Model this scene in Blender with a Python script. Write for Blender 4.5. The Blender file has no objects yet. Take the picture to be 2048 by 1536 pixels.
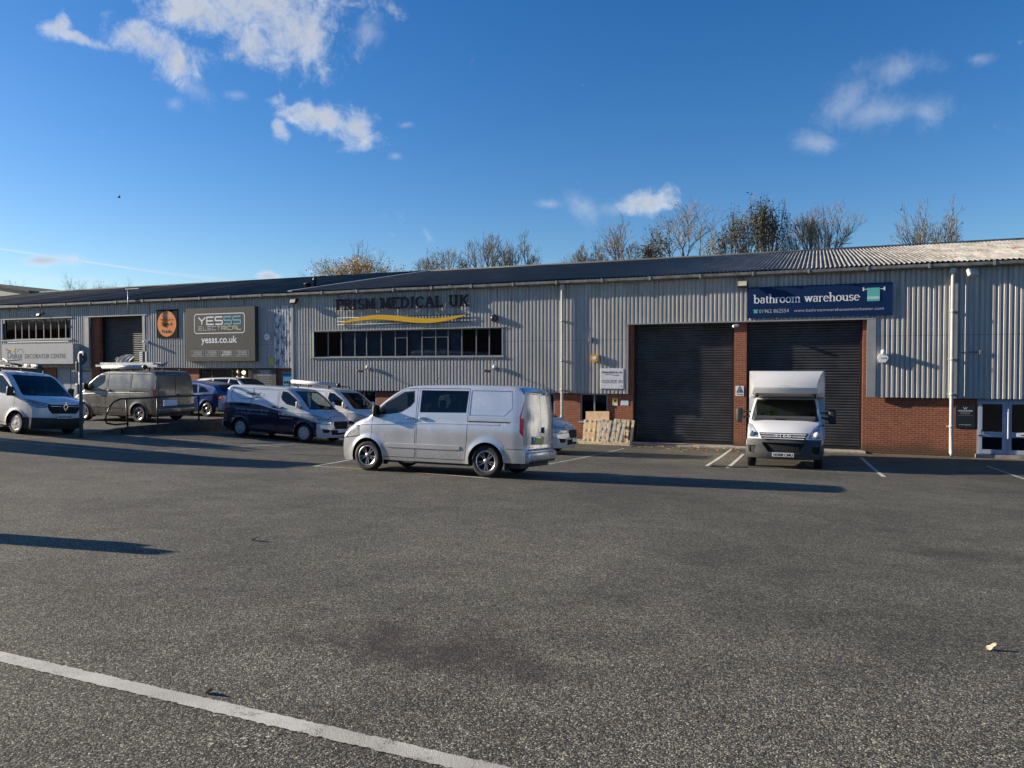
import bpy, bmesh, math, random
from mathutils import Vector, Matrix
R = math.radians
scene = bpy.context.scene
col = scene.collection
FS = 31.0            # facade plane (metres in front of the camera, along +Y)
EYE = 3.2

# ------------------------------------------------------------------ helpers
def tag(o, label=None, cat=None, group=None, kind=None):
    if label: o['label'] = label
    if cat: o['category'] = cat
    if group: o['group'] = group
    if kind: o['kind'] = kind
    return o

def empty(name, loc=(0, 0, 0), label=None, cat=None, group=None, parent=None):
    o = bpy.data.objects.new(name, None)
    o.empty_display_size = 0.2
    col.objects.link(o)
    o.location = loc
    if parent: o.parent = parent
    return tag(o, label, cat, group)

def mk(name, bm, mat, parent=None, smooth=False, angle=None, label=None, cat=None, group=None, kind=None, loc=None):
    """link a bmesh (or mesh) as ONE mesh object"""
    if isinstance(bm, bmesh.types.BMesh):
        me = bpy.data.meshes.new(name)
        bm.normal_update()
        bm.to_mesh(me); bm.free()
    else:
        me = bm
    if mat:
        me.materials.clear()
        for m in (mat if isinstance(mat, (list, tuple)) else [mat]): me.materials.append(m)
    if smooth or angle:
        me.polygons.foreach_set('use_smooth', [True] * len(me.polygons))
        if angle: me.set_sharp_from_angle(angle=R(angle))
    o = bpy.data.objects.new(name, me)
    col.objects.link(o)
    if parent: o.parent = parent
    if loc: o.location = loc
    return tag(o, label, cat, group, kind)

def copy_tree(o, parent=None):
    c = o.copy(); col.objects.link(c); c.parent = parent
    for ch in list(o.children): copy_tree(ch, c)
    return c

def mesh_pd(name, vs, fs):
    me = bpy.data.meshes.new(name)
    me.from_pydata(vs, [], fs); me.update()
    return me

def box(bm, x0, x1, y0, y1, z0, z1, mi=0):
    v = [bm.verts.new(p) for p in ((x0,y0,z0),(x1,y0,z0),(x1,y1,z0),(x0,y1,z0),(x0,y0,z1),(x1,y0,z1),(x1,y1,z1),(x0,y1,z1))]
    for f in ((0,3,2,1),(4,5,6,7),(0,1,5,4),(1,2,6,5),(2,3,7,6),(3,0,4,7)):
        bm.faces.new([v[i] for i in f]).material_index = mi
    return v

def rbox(bm, c, s, r=.02, rot=None, seg=2, taper=None):
    """bevelled box centred on c"""
    t = bmesh.new()
    bmesh.ops.create_cube(t, size=1)
    for v in t.verts:
        v.co = Vector((v.co.x*s[0], v.co.y*s[1], v.co.z*s[2]))
        if taper and v.co.z > 0: v.co.x *= taper[0]; v.co.y *= taper[1]
    if r > 0: bmesh.ops.bevel(t, geom=t.edges[:] + t.verts[:], offset=r, segments=seg, affect='EDGES', profile=.5)
    M = Matrix.Translation(c) @ (rot if rot else Matrix())
    add(bm, t, M)

def add(bm, t, M=None):
    if M is not None: t.transform(M)
    me = bpy.data.meshes.new('tmp'); t.to_mesh(me); t.free()
    bm.from_mesh(me); bpy.data.meshes.remove(me)

def tube(bm, pts, r, n=10, caps=True):
    """swept round tube through pts; r a number or a list"""
    pts = [Vector(p) for p in pts]
    rr = r if isinstance(r, (list, tuple)) else [r]*len(pts)
    rings = []
    for i, p in enumerate(pts):
        d = (pts[min(i+1, len(pts)-1)] - pts[max(i-1, 0)]).normalized()
        up = Vector((0, 0, 1)) if abs(d.z) < .9 else Vector((1, 0, 0))
        a = d.cross(up).normalized(); b = d.cross(a).normalized()
        rings.append([bm.verts.new(p + (a*math.cos(2*math.pi*k/n) + b*math.sin(2*math.pi*k/n))*rr[i]) for k in range(n)])
    for i in range(len(rings)-1):
        for k in range(n):
            f = bm.faces.new((rings[i][k], rings[i][(k+1) % n], rings[i+1][(k+1) % n], rings[i+1][k])); f.smooth = True
    if caps:
        bm.faces.new(rings[0][::-1]); bm.faces.new(rings[-1])

def lathe(bm, prof, n=32, axis='y', M=None, closed=False, caps=True):
    """prof: list of (radius, height along axis)"""
    t = bmesh.new(); rings = []
    for (r, h) in prof:
        ring = []
        for k in range(n):
            a = 2*math.pi*k/n
            p = {'y': (r*math.cos(a), h, r*math.sin(a)), 'z': (r*math.cos(a), r*math.sin(a), h), 'x': (h, r*math.cos(a), r*math.sin(a))}[axis]
            ring.append(t.verts.new(p))
        rings.append(ring)
    m = len(rings)
    for i in range(m if closed else m-1):
        for k in range(n):
            f = t.faces.new((rings[i][k], rings[i][(k+1) % n], rings[(i+1) % m][(k+1) % n], rings[(i+1) % m][k])); f.smooth = True
    if not closed and caps:
        for rg in (rings[0], rings[-1]):
            try: t.faces.new(rg)
            except ValueError: pass
    bmesh.ops.recalc_face_normals(t, faces=t.faces[:])
    add(bm, t, M)

def prism(bm, poly, y0, y1):
    """polygon (x,z) extruded from y0 to y1"""
    a = [bm.verts.new((x, y0, z)) for x, z in poly]; b = [bm.verts.new((x, y1, z)) for x, z in poly]
    n = len(poly)
    fs = [bm.faces.new(a), bm.faces.new(b[::-1])]
    for i in range(n): fs.append(bm.faces.new((a[i], b[i], b[(i+1) % n], a[(i+1) % n])))
    bmesh.ops.recalc_face_normals(bm, faces=fs)

def curve(tab):
    """monotone cubic through a table"""
    xs = [t[0] for t in tab]; ys = [t[1] for t in tab]; n = len(xs)
    d = [(ys[i+1]-ys[i])/(xs[i+1]-xs[i]) for i in range(n-1)]
    m = [d[0]] + [0 if d[i-1]*d[i] <= 0 else 2*d[i-1]*d[i]/(d[i-1]+d[i]) for i in range(1, n-1)] + [d[-1]]
    def f(x):
        if x <= xs[0]: return ys[0]
        if x >= xs[-1]: return ys[-1]
        i = 0
        while x > xs[i+1]: i += 1
        h = xs[i+1]-xs[i]; t = (x-xs[i])/h
        return (2*t**3-3*t**2+1)*ys[i] + (t**3-2*t*t+t)*h*m[i] + (-2*t**3+3*t*t)*ys[i+1] + (t**3-t*t)*h*m[i+1]
    return f

def sm(a, b, x):
    t = max(0, min(1, (x-a)/(b-a))); return t*t*(3-2*t)

# ------------------------------------------------------------------ camera
YAW, PITCH, FPX = R(22.0), math.atan2(33, 1505), 1505.0
fw = Vector((-math.sin(YAW)*math.cos(PITCH), math.cos(YAW)*math.cos(PITCH), -math.sin(PITCH)))
rt = Vector((math.cos(YAW), math.sin(YAW), 0))
upv = rt.cross(fw)
EYEP = Vector((0, 0, EYE))
def ray(x, y): return fw*FPX + rt*(x-1024) + upv*(768-y)
def pt(x, y, s=FS):
    """where the sight line through a point of the photograph meets the plane Y = s"""
    d = ray(x, y); return EYEP + d*(s/d.y)
def fx(x, s=FS): return pt(x, 735, s).x
def fz(x, y, s=FS): return pt(x, y, s).z

def G(X, s):
    """height of the sloping yard"""
    d = 31 - max(min(s, 31), -6)
    g = (.0364*d + .00099*d*d if d < 16.5 else .870 + .0535*(d-16.5)) + .042*max(0, min(-15.2 - X, 20))
    if X < -22.595:
        k = sm(17.4, 19.4, s)
        g = g*(1-k) + 1.1*k
    return g
def gp(x, y):
    d = ray(x, y); t = 1.0/ d.length; lo, hi = 0, 200/d.length
    for _ in range(60):
        m = (lo+hi)/2; p = EYEP + d*m
        if p.z > G(p.x, p.y): lo = m
        else: hi = m
    p = EYEP + d*lo
    return p

cam = bpy.data.cameras.new('camera')
cam.lens = 36*FPX/2048; cam.sensor_width = 36; cam.sensor_fit = 'HORIZONTAL'
cam.clip_end = 5000; cam.clip_start = .05
co = bpy.data.objects.new('camera', cam); col.objects.link(co)
co.location = EYEP
co.rotation_euler = (math.pi/2 - PITCH, 0, YAW)
scene.camera = co

# ------------------------------------------------------------------ materials
class NT:
    def __init__(s, tree): s.t = tree
    def n(s, typ, **kw):
        n = s.t.nodes.new(typ)
        for k, v in kw.items():
            if k.startswith('i_'):
                key = k[2:]; key = int(key) if key.isdigit() else key.replace('_', ' ')
                s.set(n, key, v)
            else: setattr(n, k, v)
        return n
    def set(s, n, key, v):
        if hasattr(v, 'bl_rna') and hasattr(v, 'is_output'): s.t.links.new(v, n.inputs[key])
        else: n.inputs[key].default_value = v
    def math(s, op, a, b=0.0, c=None, clamp=False):
        n = s.t.nodes.new('ShaderNodeMath'); n.operation = op; n.use_clamp = clamp
        s.set(n, 0, a); s.set(n, 1, b)
        if c is not None: s.set(n, 2, c)
        return n.outputs[0]
    def mix(s, f, a, b):
        n = s.t.nodes.new('ShaderNodeMix'); n.data_type = 'RGBA'
        s.set(n, 0, f); s.set(n, 6, a); s.set(n, 7, b)
        return n.outputs[2]
    def ramp(s, f, stops):
        n = s.t.nodes.new('ShaderNodeValToRGB')
        e = n.color_ramp.elements
        while len(e) < len(stops): e.new(.5)
        for el, (p, c) in zip(e, stops):
            el.position = p; el.color = c if len(c) == 4 else (*c, 1)
        s.set(n, 0, f); return n.outputs[0]
    def noise(s, vec, scale, detail=3, rough=.5, dist=0):
        n = s.t.nodes.new('ShaderNodeTexNoise'); s.set(n, 'Vector', vec)
        n.inputs['Scale'].default_value = scale; n.inputs['Detail'].default_value = detail
        n.inputs['Roughness'].default_value = rough; n.inputs['Distortion'].default_value = dist
        return n.outputs['Fac']
    def mapr(s, v, a, b, c=0.0, d=1.0, smooth=True):
        n = s.t.nodes.new('ShaderNodeMapRange'); n.interpolation_type = 'SMOOTHSTEP' if smooth else 'LINEAR'
        s.set(n, 0, v); s.set(n, 1, a); s.set(n, 2, b); s.set(n, 3, c); s.set(n, 4, d); return n.outputs[0]
    def obj(s):
        return s.t.nodes.new('ShaderNodeTexCoord').outputs['Object']
    def sep(s, v):
        n = s.t.nodes.new('ShaderNodeSeparateXYZ'); s.set(n, 0, v); return n.outputs
    def comb(s, x, y, z):
        n = s.t.nodes.new('ShaderNodeCombineXYZ'); s.set(n, 0, x); s.set(n, 1, y); s.set(n, 2, z); return n.outputs[0]
    def vscale(s, v, xyz):
        n = s.t.nodes.new('ShaderNodeVectorMath'); n.operation = 'MULTIPLY'; s.set(n, 0, v); n.inputs[1].default_value = xyz
        return n.outputs[0]
    def bump(s, h, strength=.5, dist=.01):
        n = s.t.nodes.new('ShaderNodeBump'); s.set(n, 'Height', h); n.inputs['Strength'].default_value = strength
        n.inputs['Distance'].default_value = dist; return n.outputs[0]

def new_mat(name):
    m = bpy.data.materials.new(name); m.use_nodes = True
    t = NT(m.node_tree); b = m.node_tree.nodes['Principled BSDF']
    return m, t, b
def c4(c): return (c[0], c[1], c[2], 1)

def pm(name, c, rough=.6, metal=0, var=.15, scale=2.5, bump=0, bscale=60, coat=0, spec=.5, dirt=0):
    m, t, b = new_mat(name)
    v = t.obj(); n = t.noise(v, scale, 5, .6)
    lo = [x*(1-var) for x in c]; hi = [min(1, x*(1+var)) for x in c]
    cc = t.mix(t.mapr(n, .3, .7), c4(lo), c4(hi))
    if dirt:
        z = t.sep(v)[2]
        n2 = t.noise(t.vscale(v, (4, 4, 12)), 2.0, 6, .7)
        f = t.math('MULTIPLY', t.mapr(z, .95, .25), t.mapr(n2, .25, .75), clamp=True)
        f = t.math('MULTIPLY', f, dirt)
        cc = t.mix(f, cc, (.12, .10, .075, 1))
    t.set(b, 'Base Color', cc)
    t.set(b, 'Roughness', t.mapr(t.noise(v, scale*6, 4), .2, .8, max(.02, rough-.08), min(1, rough+.1)))
    b.inputs['Metallic'].default_value = metal
    b.inputs['Specular IOR Level'].default_value = spec
    if coat:
        b.inputs['Coat Weight'].default_value = coat; b.inputs['Coat Roughness'].default_value = .04
    if bump:
        t.set(b, 'Normal', t.bump(t.noise(v, bscale, 4, .6), bump, .01))
    return m

def glass(name, tint=(.25, .3, .3), gloss=.04):
    m = bpy.data.materials.new(name); m.use_nodes = True
    t = NT(m.node_tree); m.node_tree.nodes.clear()
    out = t.n('ShaderNodeOutputMaterial')
    tr = t.n('ShaderNodeBsdfTransparent'); tr.inputs[0].default_value = c4(tint)
    gl = t.n('ShaderNodeBsdfGlossy'); gl.inputs['Roughness'].default_value = gloss; gl.inputs[0].default_value = (1, 1, 1, 1)
    fr = t.n('ShaderNodeFresnel'); fr.inputs[0].default_value = 1.5
    nz = t.noise(t.obj(), 3.0, 3)
    t.set(gl, 'Normal', t.bump(nz, .06, .02)); 
    mx = t.n('ShaderNodeMixShader')
    t.set(mx, 0, fr.outputs[0]); t.set(mx, 1, tr.outputs[0]); t.set(mx, 2, gl.outputs[0])
    t.set(out, 0, mx.outputs[0])
    return m

def emit(name, c, st):
    m, t, b = new_mat(name); b.inputs['Base Color'].default_value = c4(c)
    b.inputs['Emission Color'].default_value = c4(c); b.inputs['Emission Strength'].default_value = st
    return m

# ---- asphalt: chips of stone in dark binder
def mat_asphalt(name='asphalt'):
    m, t, b = new_mat(name)
    v = t.obj()
    vo = t.n('ShaderNodeTexVoronoi'); t.set(vo, 'Vector', v); vo.inputs['Scale'].default_value = 150
    vo.inputs['Randomness'].default_value = 1
    vd = t.n('ShaderNodeTexVoronoi'); t.set(vd, 'Vector', v); vd.inputs['Scale'].default_value = 66
    chip = t.sep(vo.outputs['Color'])[0]
    chip2 = t.sep(vd.outputs['Color'])[1]
    base = t.ramp(chip, [(0, (.018, .017, .015)), (.40, (.050, .047, .041)), (.70, (.118, .110, .094)), (.92, (.26, .245, .205)), (1, (.42, .395, .335))])
    base2 = t.ramp(chip2, [(0, (.5, .5, .52)), (.6, (1, 1, 1)), (1, (1.5, 1.48, 1.42))])
    mm = t.n('ShaderNodeMix', data_type='RGBA', blend_type='MULTIPLY'); mm.inputs[0].default_value = 1
    t.set(mm, 6, base); t.set(mm, 7, base2); cc = mm.outputs[2]
    big = t.noise(v, .35, 5, .6); med = t.noise(v, 1.7, 6, .65, .4)
    k = t.math('ADD', t.mapr(big, .3, .7, .72, 1.18), t.mapr(med, .3, .7, -.16, .16))
    mk_ = t.n('ShaderNodeMix', data_type='RGBA', blend_type='MULTIPLY'); mk_.inputs[0].default_value = 1
    t.set(mk_, 6, cc); t.set(mk_, 7, t.comb(t.math('MULTIPLY', k, 1.17), t.math('MULTIPLY', k, 1.16), t.math('MULTIPLY', k, 1.02))); cc = mk_.outputs[2]
    # oil / repair stain near the foreground, with a shape of its own
    xyz = t.sep(v)
    for (sx, sy, rx, ry, amt) in STAINS:
        dx = t.math('DIVIDE', t.math('SUBTRACT', xyz[0], sx), rx); dy = t.math('DIVIDE', t.math('SUBTRACT', xyz[1], sy), ry)
        r2 = t.math('ADD', t.math('MULTIPLY', dx, dx), t.math('MULTIPLY', dy, dy))
        r2 = t.math('ADD', r2, t.mapr(t.noise(v, 2.3, 7, .75), .25, .75, -1.2, 1.2))
        f = t.math('MULTIPLY', t.mapr(r2, 1.7, -.5), amt)
        cc = t.mix(f, cc, (.026, .020, .016, 1))
    # brown silt along the foot of the building
    f = t.math('MULTIPLY', t.mapr(xyz[1], 29.3, 30.8), t.mapr(t.noise(v, 1.3, 6, .7), .35, .6))
    f = t.math('MULTIPLY', f, t.mapr(xyz[0], -8.5, -6.5)); f = t.math('MULTIPLY', f, .8)
    cc = t.mix(f, cc, (.17, .13, .085, 1))
    t.set(b, 'Base Color', cc)
    b.inputs['Roughness'].default_value = .82
    b.inputs['Specular IOR Level'].default_value = .35
    h = t.math('SUBTRACT', 1.0, vo.outputs['Distance'])
    h2 = t.math('ADD', t.math('MULTIPLY', h, .5), t.math('MULTIPLY', chip, .7))
    h3 = t.math('ADD', h2, t.math('MULTIPLY', t.math('SUBTRACT', 1.0, vd.outputs['Distance']), .6))
    t.set(b, 'Normal', t.bump(h3, 1.0, .0055))
    return m

def mat_line(name='road_paint', wear=.5):
    m, t, b = new_mat(name); v = t.obj()
    n = t.noise(v, 9, 8, .75); n2 = t.noise(v, 120, 3, .6)
    k = t.math('ADD', t.math('MULTIPLY', n, .6), t.math('MULTIPLY', n2, .4))
    f = t.mapr(k, wear-.10, wear+.04)
    cc = t.mix(f, (.07, .07, .068, 1), t.mix(t.mapr(t.noise(v, 2.3, 4), .3, .7), (.42, .405, .35, 1), (.60, .58, .50, 1)))
    t.set(b, 'Base Color', cc); b.inputs['Roughness'].default_value = .8
    t.set(b, 'Normal', t.bump(t.noise(v, 130, 4, .7), 1.0, .008))
    return m

def mat_brick(name='brick', green=0.0):
    m, t, b = new_mat(name); v = t.obj(); x = t.sep(v)
    vec = t.comb(t.math('ADD', x[0], x[1]), x[2], 0.0)
    br = t.n('ShaderNodeTexBrick', offset=.5)
    t.set(br, 'Vector', vec)
    for k, val in (('Scale', 1.0), ('Mortar Size', .0065), ('Mortar Smooth', .2), ('Bias', .0), ('Brick Width', .225), ('Row Height', .075)):
        br.inputs[k].default_value = val
    br.inputs['Color1'].default_value = (.20, .048, .022, 1); br.inputs['Color2'].default_value = (.29, .082, .036, 1)
    br.inputs['Mortar'].default_value = (.36, .225, .15, 1)
    n = t.noise(v, 5, 5, .7)
    cc = t.mix(t.mapr(n, .35, .75, 0, .45), br.outputs['Color'], (.16, .05, .03, 1))
    # green-brown damp rising from the ground
    nz = t.noise(v, 1.1, 6, .7)
    damp = t.math('MULTIPLY', t.mapr(t.math('ADD', x[2], t.math('MULTIPLY', nz, .9)), 1.05, .55), .75)
    cc = t.mix(damp, cc, (.055, .045, .022, 1))
    t.set(b, 'Base Color', cc); b.inputs['Roughness'].default_value = .85
    t.set(b, 'Normal', t.bump(t.math('ADD', t.math('MULTIPLY', br.outputs['Fac'], -1.0), t.math('MULTIPLY', t.noise(v, 90, 3), .4)), .6, .008))
    return m

def mat_clad(name, c, rust=.3, peel=None):
    m, t, b = new_mat(name); v = t.obj(); x = t.sep(v)
    st = t.noise(t.vscale(v, (7, 7, .35)), 1.0, 5, .65)
    big = t.noise(v, .5, 4, .6)
    cc = t.mix(t.mapr(st, .3, .75), c4([k*.82 for k in c]), c4([min(1, k*1.12) for k in c]))
    cc = t.mix(t.mapr(big, .35, .75, 0, .35), cc, (.22, .22, .20, 1))
    # run-off streaks below the gutter and the lap between upper and lower sheets
    rs = t.noise(t.vscale(v, (9, 9, .22)), 1.0, 4, .6); cc = t.mix(t.math('MULTIPLY', t.mapr(rs, .52, .70), t.mapr(x[2], 4.0, 6.5, .1, .75)), cc, (.13, .125, .11, 1))
    lap = t.math('LESS_THAN', t.math('ABSOLUTE', t.math('SUBTRACT', x[2], 4.36)), .011); cc = t.mix(t.math('MULTIPLY', lap, .6), cc, (.06, .06, .06, 1))
    # rust flecks, streaking down
    sp = t.noise(t.vscale(v, (16, 16, 5)), 1.0, 6, .75); pa = t.math('ADD', t.noise(v, .33, 3, .5), .04)
    f = t.math('MULTIPLY', t.mapr(sp, .66, .74), t.mapr(pa, .50, .62)); f = t.math('MULTIPLY', f, rust*2, clamp=True)
    cc = t.mix(f, cc, (.20, .115, .045, 1))
    if peel:
        x0, x1, z0, z1 = peel
        e = t.math('MULTIPLY', t.math('MULTIPLY', t.mapr(x[0], x0-.05, x0+.05), t.mapr(x[0], x1+.05, x1-.05)), t.mapr(x[2], z1+.05, z1-.05))
        pn = t.noise(t.vscale(v, (6, 6, 2.2)), 1.0, 8, .8)
        pf = t.math('MULTIPLY', e, t.mapr(pn, .50, .55))
        cc = t.mix(e, cc, (.64, .64, .63, 1)); cc = t.mix(pf, cc, (.045, .05, .06, 1))
    t.set(b, 'Base Color', cc); b.inputs['Roughness'].default_value = .42
    b.inputs['Specular IOR Level'].default_value = .6
    return m

def mat_roof(name, c, rust=0.0, grime_shade=False):
    m, t, b = new_mat(name); v = t.obj(); x = t.sep(v)
    n = t.noise(t.vscale(v, (3, .35, 1)), 1.0, 6, .7); n2 = t.noise(v, .6, 5, .6)
    cc = t.mix(t.mapr(n, .3, .7), c4([k*.6 for k in c]), c4([min(1, k*1.25) for k in c]))
    cc = t.mix(t.mapr(n2, .35, .7, 0, .6), cc, c4([c[0]*.42, c[1]*.42, c[2]*.38]))
    if grime_shade: cc = t.mix(t.mapr(t.math('ADD', x[0], t.math('MULTIPLY', n2, 8)), 7, -8), cc, (.085, .088, .088, 1))  # darker to the left: shaded corrugation plus grime, put into the base colour
    # moss
    mo = t.math('MULTIPLY', t.mapr(t.noise(t.vscale(v, (.35, 1.3, 1)), 1.0, 6, .7), .55, .64), .8)
    cc = t.mix(mo, cc, (.17, .155, .09, 1))
    if rust:
        ru = t.math('MULTIPLY', t.mapr(t.noise(t.vscale(v, (2.2, .5, 1)), 1.0, 7, .75), .57, .66), t.mapr(x[0], -6, 4, 0, rust))
        cc = t.mix(ru, cc, (.20, .06, .025, 1))
    t.set(b, 'Base Color', cc); b.inputs['Roughness'].default_value = .85; b.inputs['Specular IOR Level'].default_value = .12
    return m
SUN_E, SKY_S, EXPO = 5.0, .05, 1.0
_s = gp(850, 1300); _s2 = gp(690, 1260)
STAINS = [(_s.x, _s.y, .85, .45, .8), (gp(1980, 1115).x, gp(1980, 1115).y, 1.3, .25, .45), (gp(60, 950).x, gp(60, 950).y, 2.2, .6, .3)]

M_ASPH = mat_asphalt()
M_LINE = mat_line('road_paint', .445); M_LINE_OLD = mat_line('worn_road_paint', .50)
M_BRICK = mat_brick()
M_CLAD = mat_clad('grey_cladding', (.415, .405, .38), .5)
M_CLADL = mat_clad('grey_cladding_left', (.375, .375, .365), .15, peel=(fx(553), fx(587), 3.2, 6.3))
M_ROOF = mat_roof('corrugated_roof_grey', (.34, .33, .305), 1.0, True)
M_ROOFD = mat_roof('corrugated_roof_dark', (.10, .105, .105))
M_GUT = pm('gutter_grey', (.17, .17, .16), .6, var=.35, scale=5)
M_TRIM = pm('pale_trim', (.27, .28, .285), .5, var=.1)
M_SLAT = pm('shutter_charcoal', (.042, .044, .047), .42, var=.38, spec=.5, scale=.9)
M_DARK = pm('dark_plastic', (.02, .02, .022), .5, var=.2)
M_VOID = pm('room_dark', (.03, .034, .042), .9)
M_WHITE = pm('white_paint', (.74, .75, .75), .4, var=.05)
M_UPVC = pm('blue_grey_frame', (.36, .42, .50), .35, var=.08)
M_ALU = pm('window_frame_grey', (.20, .205, .205), .4, var=.12)
M_GLASSB = glass('window_glass', (.62, .68, .72), .03)
M_BLIND = pm('blind_grey', (.40, .43, .48), .8, var=.2)
M_PIPE = pm('downpipe_pale', (.42, .425, .40), .45, var=.1)
M_CONC = pm('concrete', (.30, .28, .24), .9, var=.3, scale=4, bump=.4, bscale=40)
M_BLACK = pm('black_metal', (.012, .012, .013), .45)
M_POST = pm('post_grey', (.10, .12, .14), .55)
M_LEAD = pm('galvanised_steel', (.22, .24, .26), .45, metal=.6, var=.2)

# ------------------------------------------------------------------ ground (one sheet)
def axis(a, b, fine, x0, x1, coarse):
    out = []
    k = x0
    while k <= x1 + 1e-6: out.append(k); k += fine
    lo = out[0]; step = coarse
    left = []
    while lo > a: lo -= step; step *= 1.35; left.append(max(lo, a))
    hi = out[-1]; step = coarse; right = []
    while hi < b: hi += step; step *= 1.35; right.append(min(hi, b))
    return left[::-1] + out + right
xs = sorted(set(axis(-900, 900, .75, -60, 30, 3) + [-22.6, -22.59])); ys = axis(-400, 1500, .5, -8, 34, 3)
vs, fs = [], []
def Gh(x, y):
    g = G(x, y)
    return g - .02 if y > 60 else g
for y in ys:
    for x in xs: vs.append((x, y, Gh(x, y)))
W_ = len(xs)
for j in range(len(ys)-1):
    for i in range(W_-1):
        a = j*W_+i; fs.append((a, a+1, a+1+W_, a+W_))
mk('ground', mesh_pd('ground', vs, fs), M_ASPH, smooth=False, kind='structure')

def gline(pts, w, name='parking_line', mat=None, lift=.005, step=.35, jit=.0):
    """a painted strip of real width laid along ground points (X, Y)"""
    P = [Vector(p[:2]) for p in pts]; vs, fs = [], []; L = []
    for a, b in zip(P, P[1:]):
        n = max(1, int((b-a).length/step))
        for k in range(n): L.append(a.lerp(b, k/n))
    L.append(P[-1])
    for i, p in enumerate(L):
        d = (L[min(i+1, len(L)-1)] - L[max(i-1, 0)]).normalized(); nn = Vector((-d.y, d.x))*w/2
        for q in (p+nn*(1+random.gauss(0, jit)/w*2), p-nn*(1+random.gauss(0, jit)/w*2)): vs.append((q.x, q.y, G(q.x, q.y)+lift))
    for i in range(len(L)-1): fs.append((2*i, 2*i+1, 2*i+3, 2*i+2))
    return mk(name, mesh_pd(name, vs, fs), mat or M_LINE, kind='structure')
def pl(*px): return [(gp(x, y).x, gp(x, y).y) for x, y in px]
a, b_ = gp(0, 1314), gp(948, 1534)
d = (b_-a).normalized()
gline([(a-d*3)[:2], a[:2], b_[:2], (b_+d*2)[:2]], .115, step=.02, jit=.0035)
gline(pl((628, 933), (700, 936), (980, 957)), .085)
gline(pl((628, 933), (720, 916)), .085)
gline(pl((1055, 936), (1248, 897)), .09, mat=M_LINE_OLD)
gline(pl((1413, 932), (1468, 893)), .10); gline(pl((1455, 936), (1487, 908)), .10)
gline(pl((1768, 954), (1722, 915)), .10); gline(pl((1975, 932), (2060, 962)), .09, mat=M_LINE_OLD)
gline(pl((1450, 936), (1800, 947)), .07, mat=M_LINE_OLD)
gline(pl((1060, 910), (1250, 916)), .06, mat=M_LINE_OLD)
gline(pl((-60, 875), (90, 890), (265, 905)), .09, mat=M_LINE_OLD); gline(pl((265, 905), (400, 897)), .08, mat=M_LINE_OLD)
gline(pl((-40, 882), (150, 872)), .08, mat=M_LINE_OLD)
gline(pl((200, 880), (415, 896)), .09); gline(pl((345, 878), (560, 894)), .09, mat=M_LINE_OLD)
gline(pl((415, 896), (590, 888)), .08, mat=M_LINE_OLD); gline(pl((600, 892), (690, 896)), .06, mat=M_LINE_OLD)
# concrete aprons in front of the two loading doors
def slab(x0, x1, y0, y1, h, name, mat):
    bm = bmesh.new(); box(bm, x0, x1, y0, y1, -.3, h); bmesh.ops.bevel(bm, geom=bm.edges[:], offset=.012, segments=1, affect='EDGES')
    return mk(name, bm, mat, kind='structure')
slab(fx(1262), fx(1732), 30.45, 31.6, .085, 'door_apron', M_CONC)

# ------------------------------------------------------------------ industrial buildings
PITCHC = .1667
def cladding(rects, sv=FS-.14, depth=.030, p=PITCHC):
    """trapezoidal sheet, ribs vertical; rects (X0, X1, Z0, Z1)"""
    vs, fs = [], []
    for (x0, x1, z0, z1) in rects:
        xs_ = [x0]
        prof = []                                   # (offset in pitch, is crest)
        k0 = math.floor(x0/p) - 1; k1 = math.ceil(x1/p) + 1
        pts_ = []
        for k in range(k0, k1+1):
            for o, c in ((0, 0), (.24, 0), (.40, 1), (.80, 1), (.94, 0)): pts_.append(((k+o)*p, c))
        q = [(x, c) for x, c in pts_ if x0 < x < x1]
        def at(x):
            for (xa, ca), (xb, cb) in zip(pts_, pts_[1:]):
                if xa <= x <= xb: return ca + (cb-ca)*(x-xa)/(xb-xa)
            return 0
        q = [(x0, at(x0))] + q + [(x1, at(x1))]
        b0 = len(vs)
        for x, c in q: vs += [(x, sv-c*depth, z0), (x, sv-c*depth, z1)]
        for i in range(len(q)-1): a = b0+2*i; fs.append((a, a+2, a+3, a+1))
        # thickness seen at the foot of the sheet and at its edges
        b1 = len(vs)
        for x, c in q: vs.append((x, sv+.01, z0))
        for i in range(len(q)-1): fs.append((b0+2*i, b1+i, b1+i+1, b0+2*i+2))
    return mesh_pd('cladding', vs, fs)

def tb(name, mat, parent, *a):
    bm = bmesh.new(); box(bm, *a); return mk(name, bm, mat, parent)
XL, XJ, XR = -62.0, fx(590), 13.0
ZE = 6.76                                         # underside of the gutter
C2 = 2.10                                         # foot of the cladding, right block
wbx0, wbx1, wbz0, wbz1 = fx(628), fx(1007), fz(820, 713.5), fz(820, 659.5)
dA0, dA1, dB0, dB1, ZL = fx(1266), fx(1468), fx(1493), fx(1725), 5.03
cA, cB = fx(1256.5), fx(1734)

right = empty('warehouse', (0, 0, 0), 'long brick and grey ribbed metal warehouse with two tall charcoal roller doors', 'warehouse')
mk('cladding', cladding([(XJ, wbx0, C2, ZE), (wbx0, wbx1, C2, wbz0), (wbx0, wbx1, wbz1, ZE), (wbx1, cA, C2, ZE),
                         (cA, cB, ZL, ZE), (cB, XR, C2, ZE)]), M_CLAD, right)
bm = bmesh.new()
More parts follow.
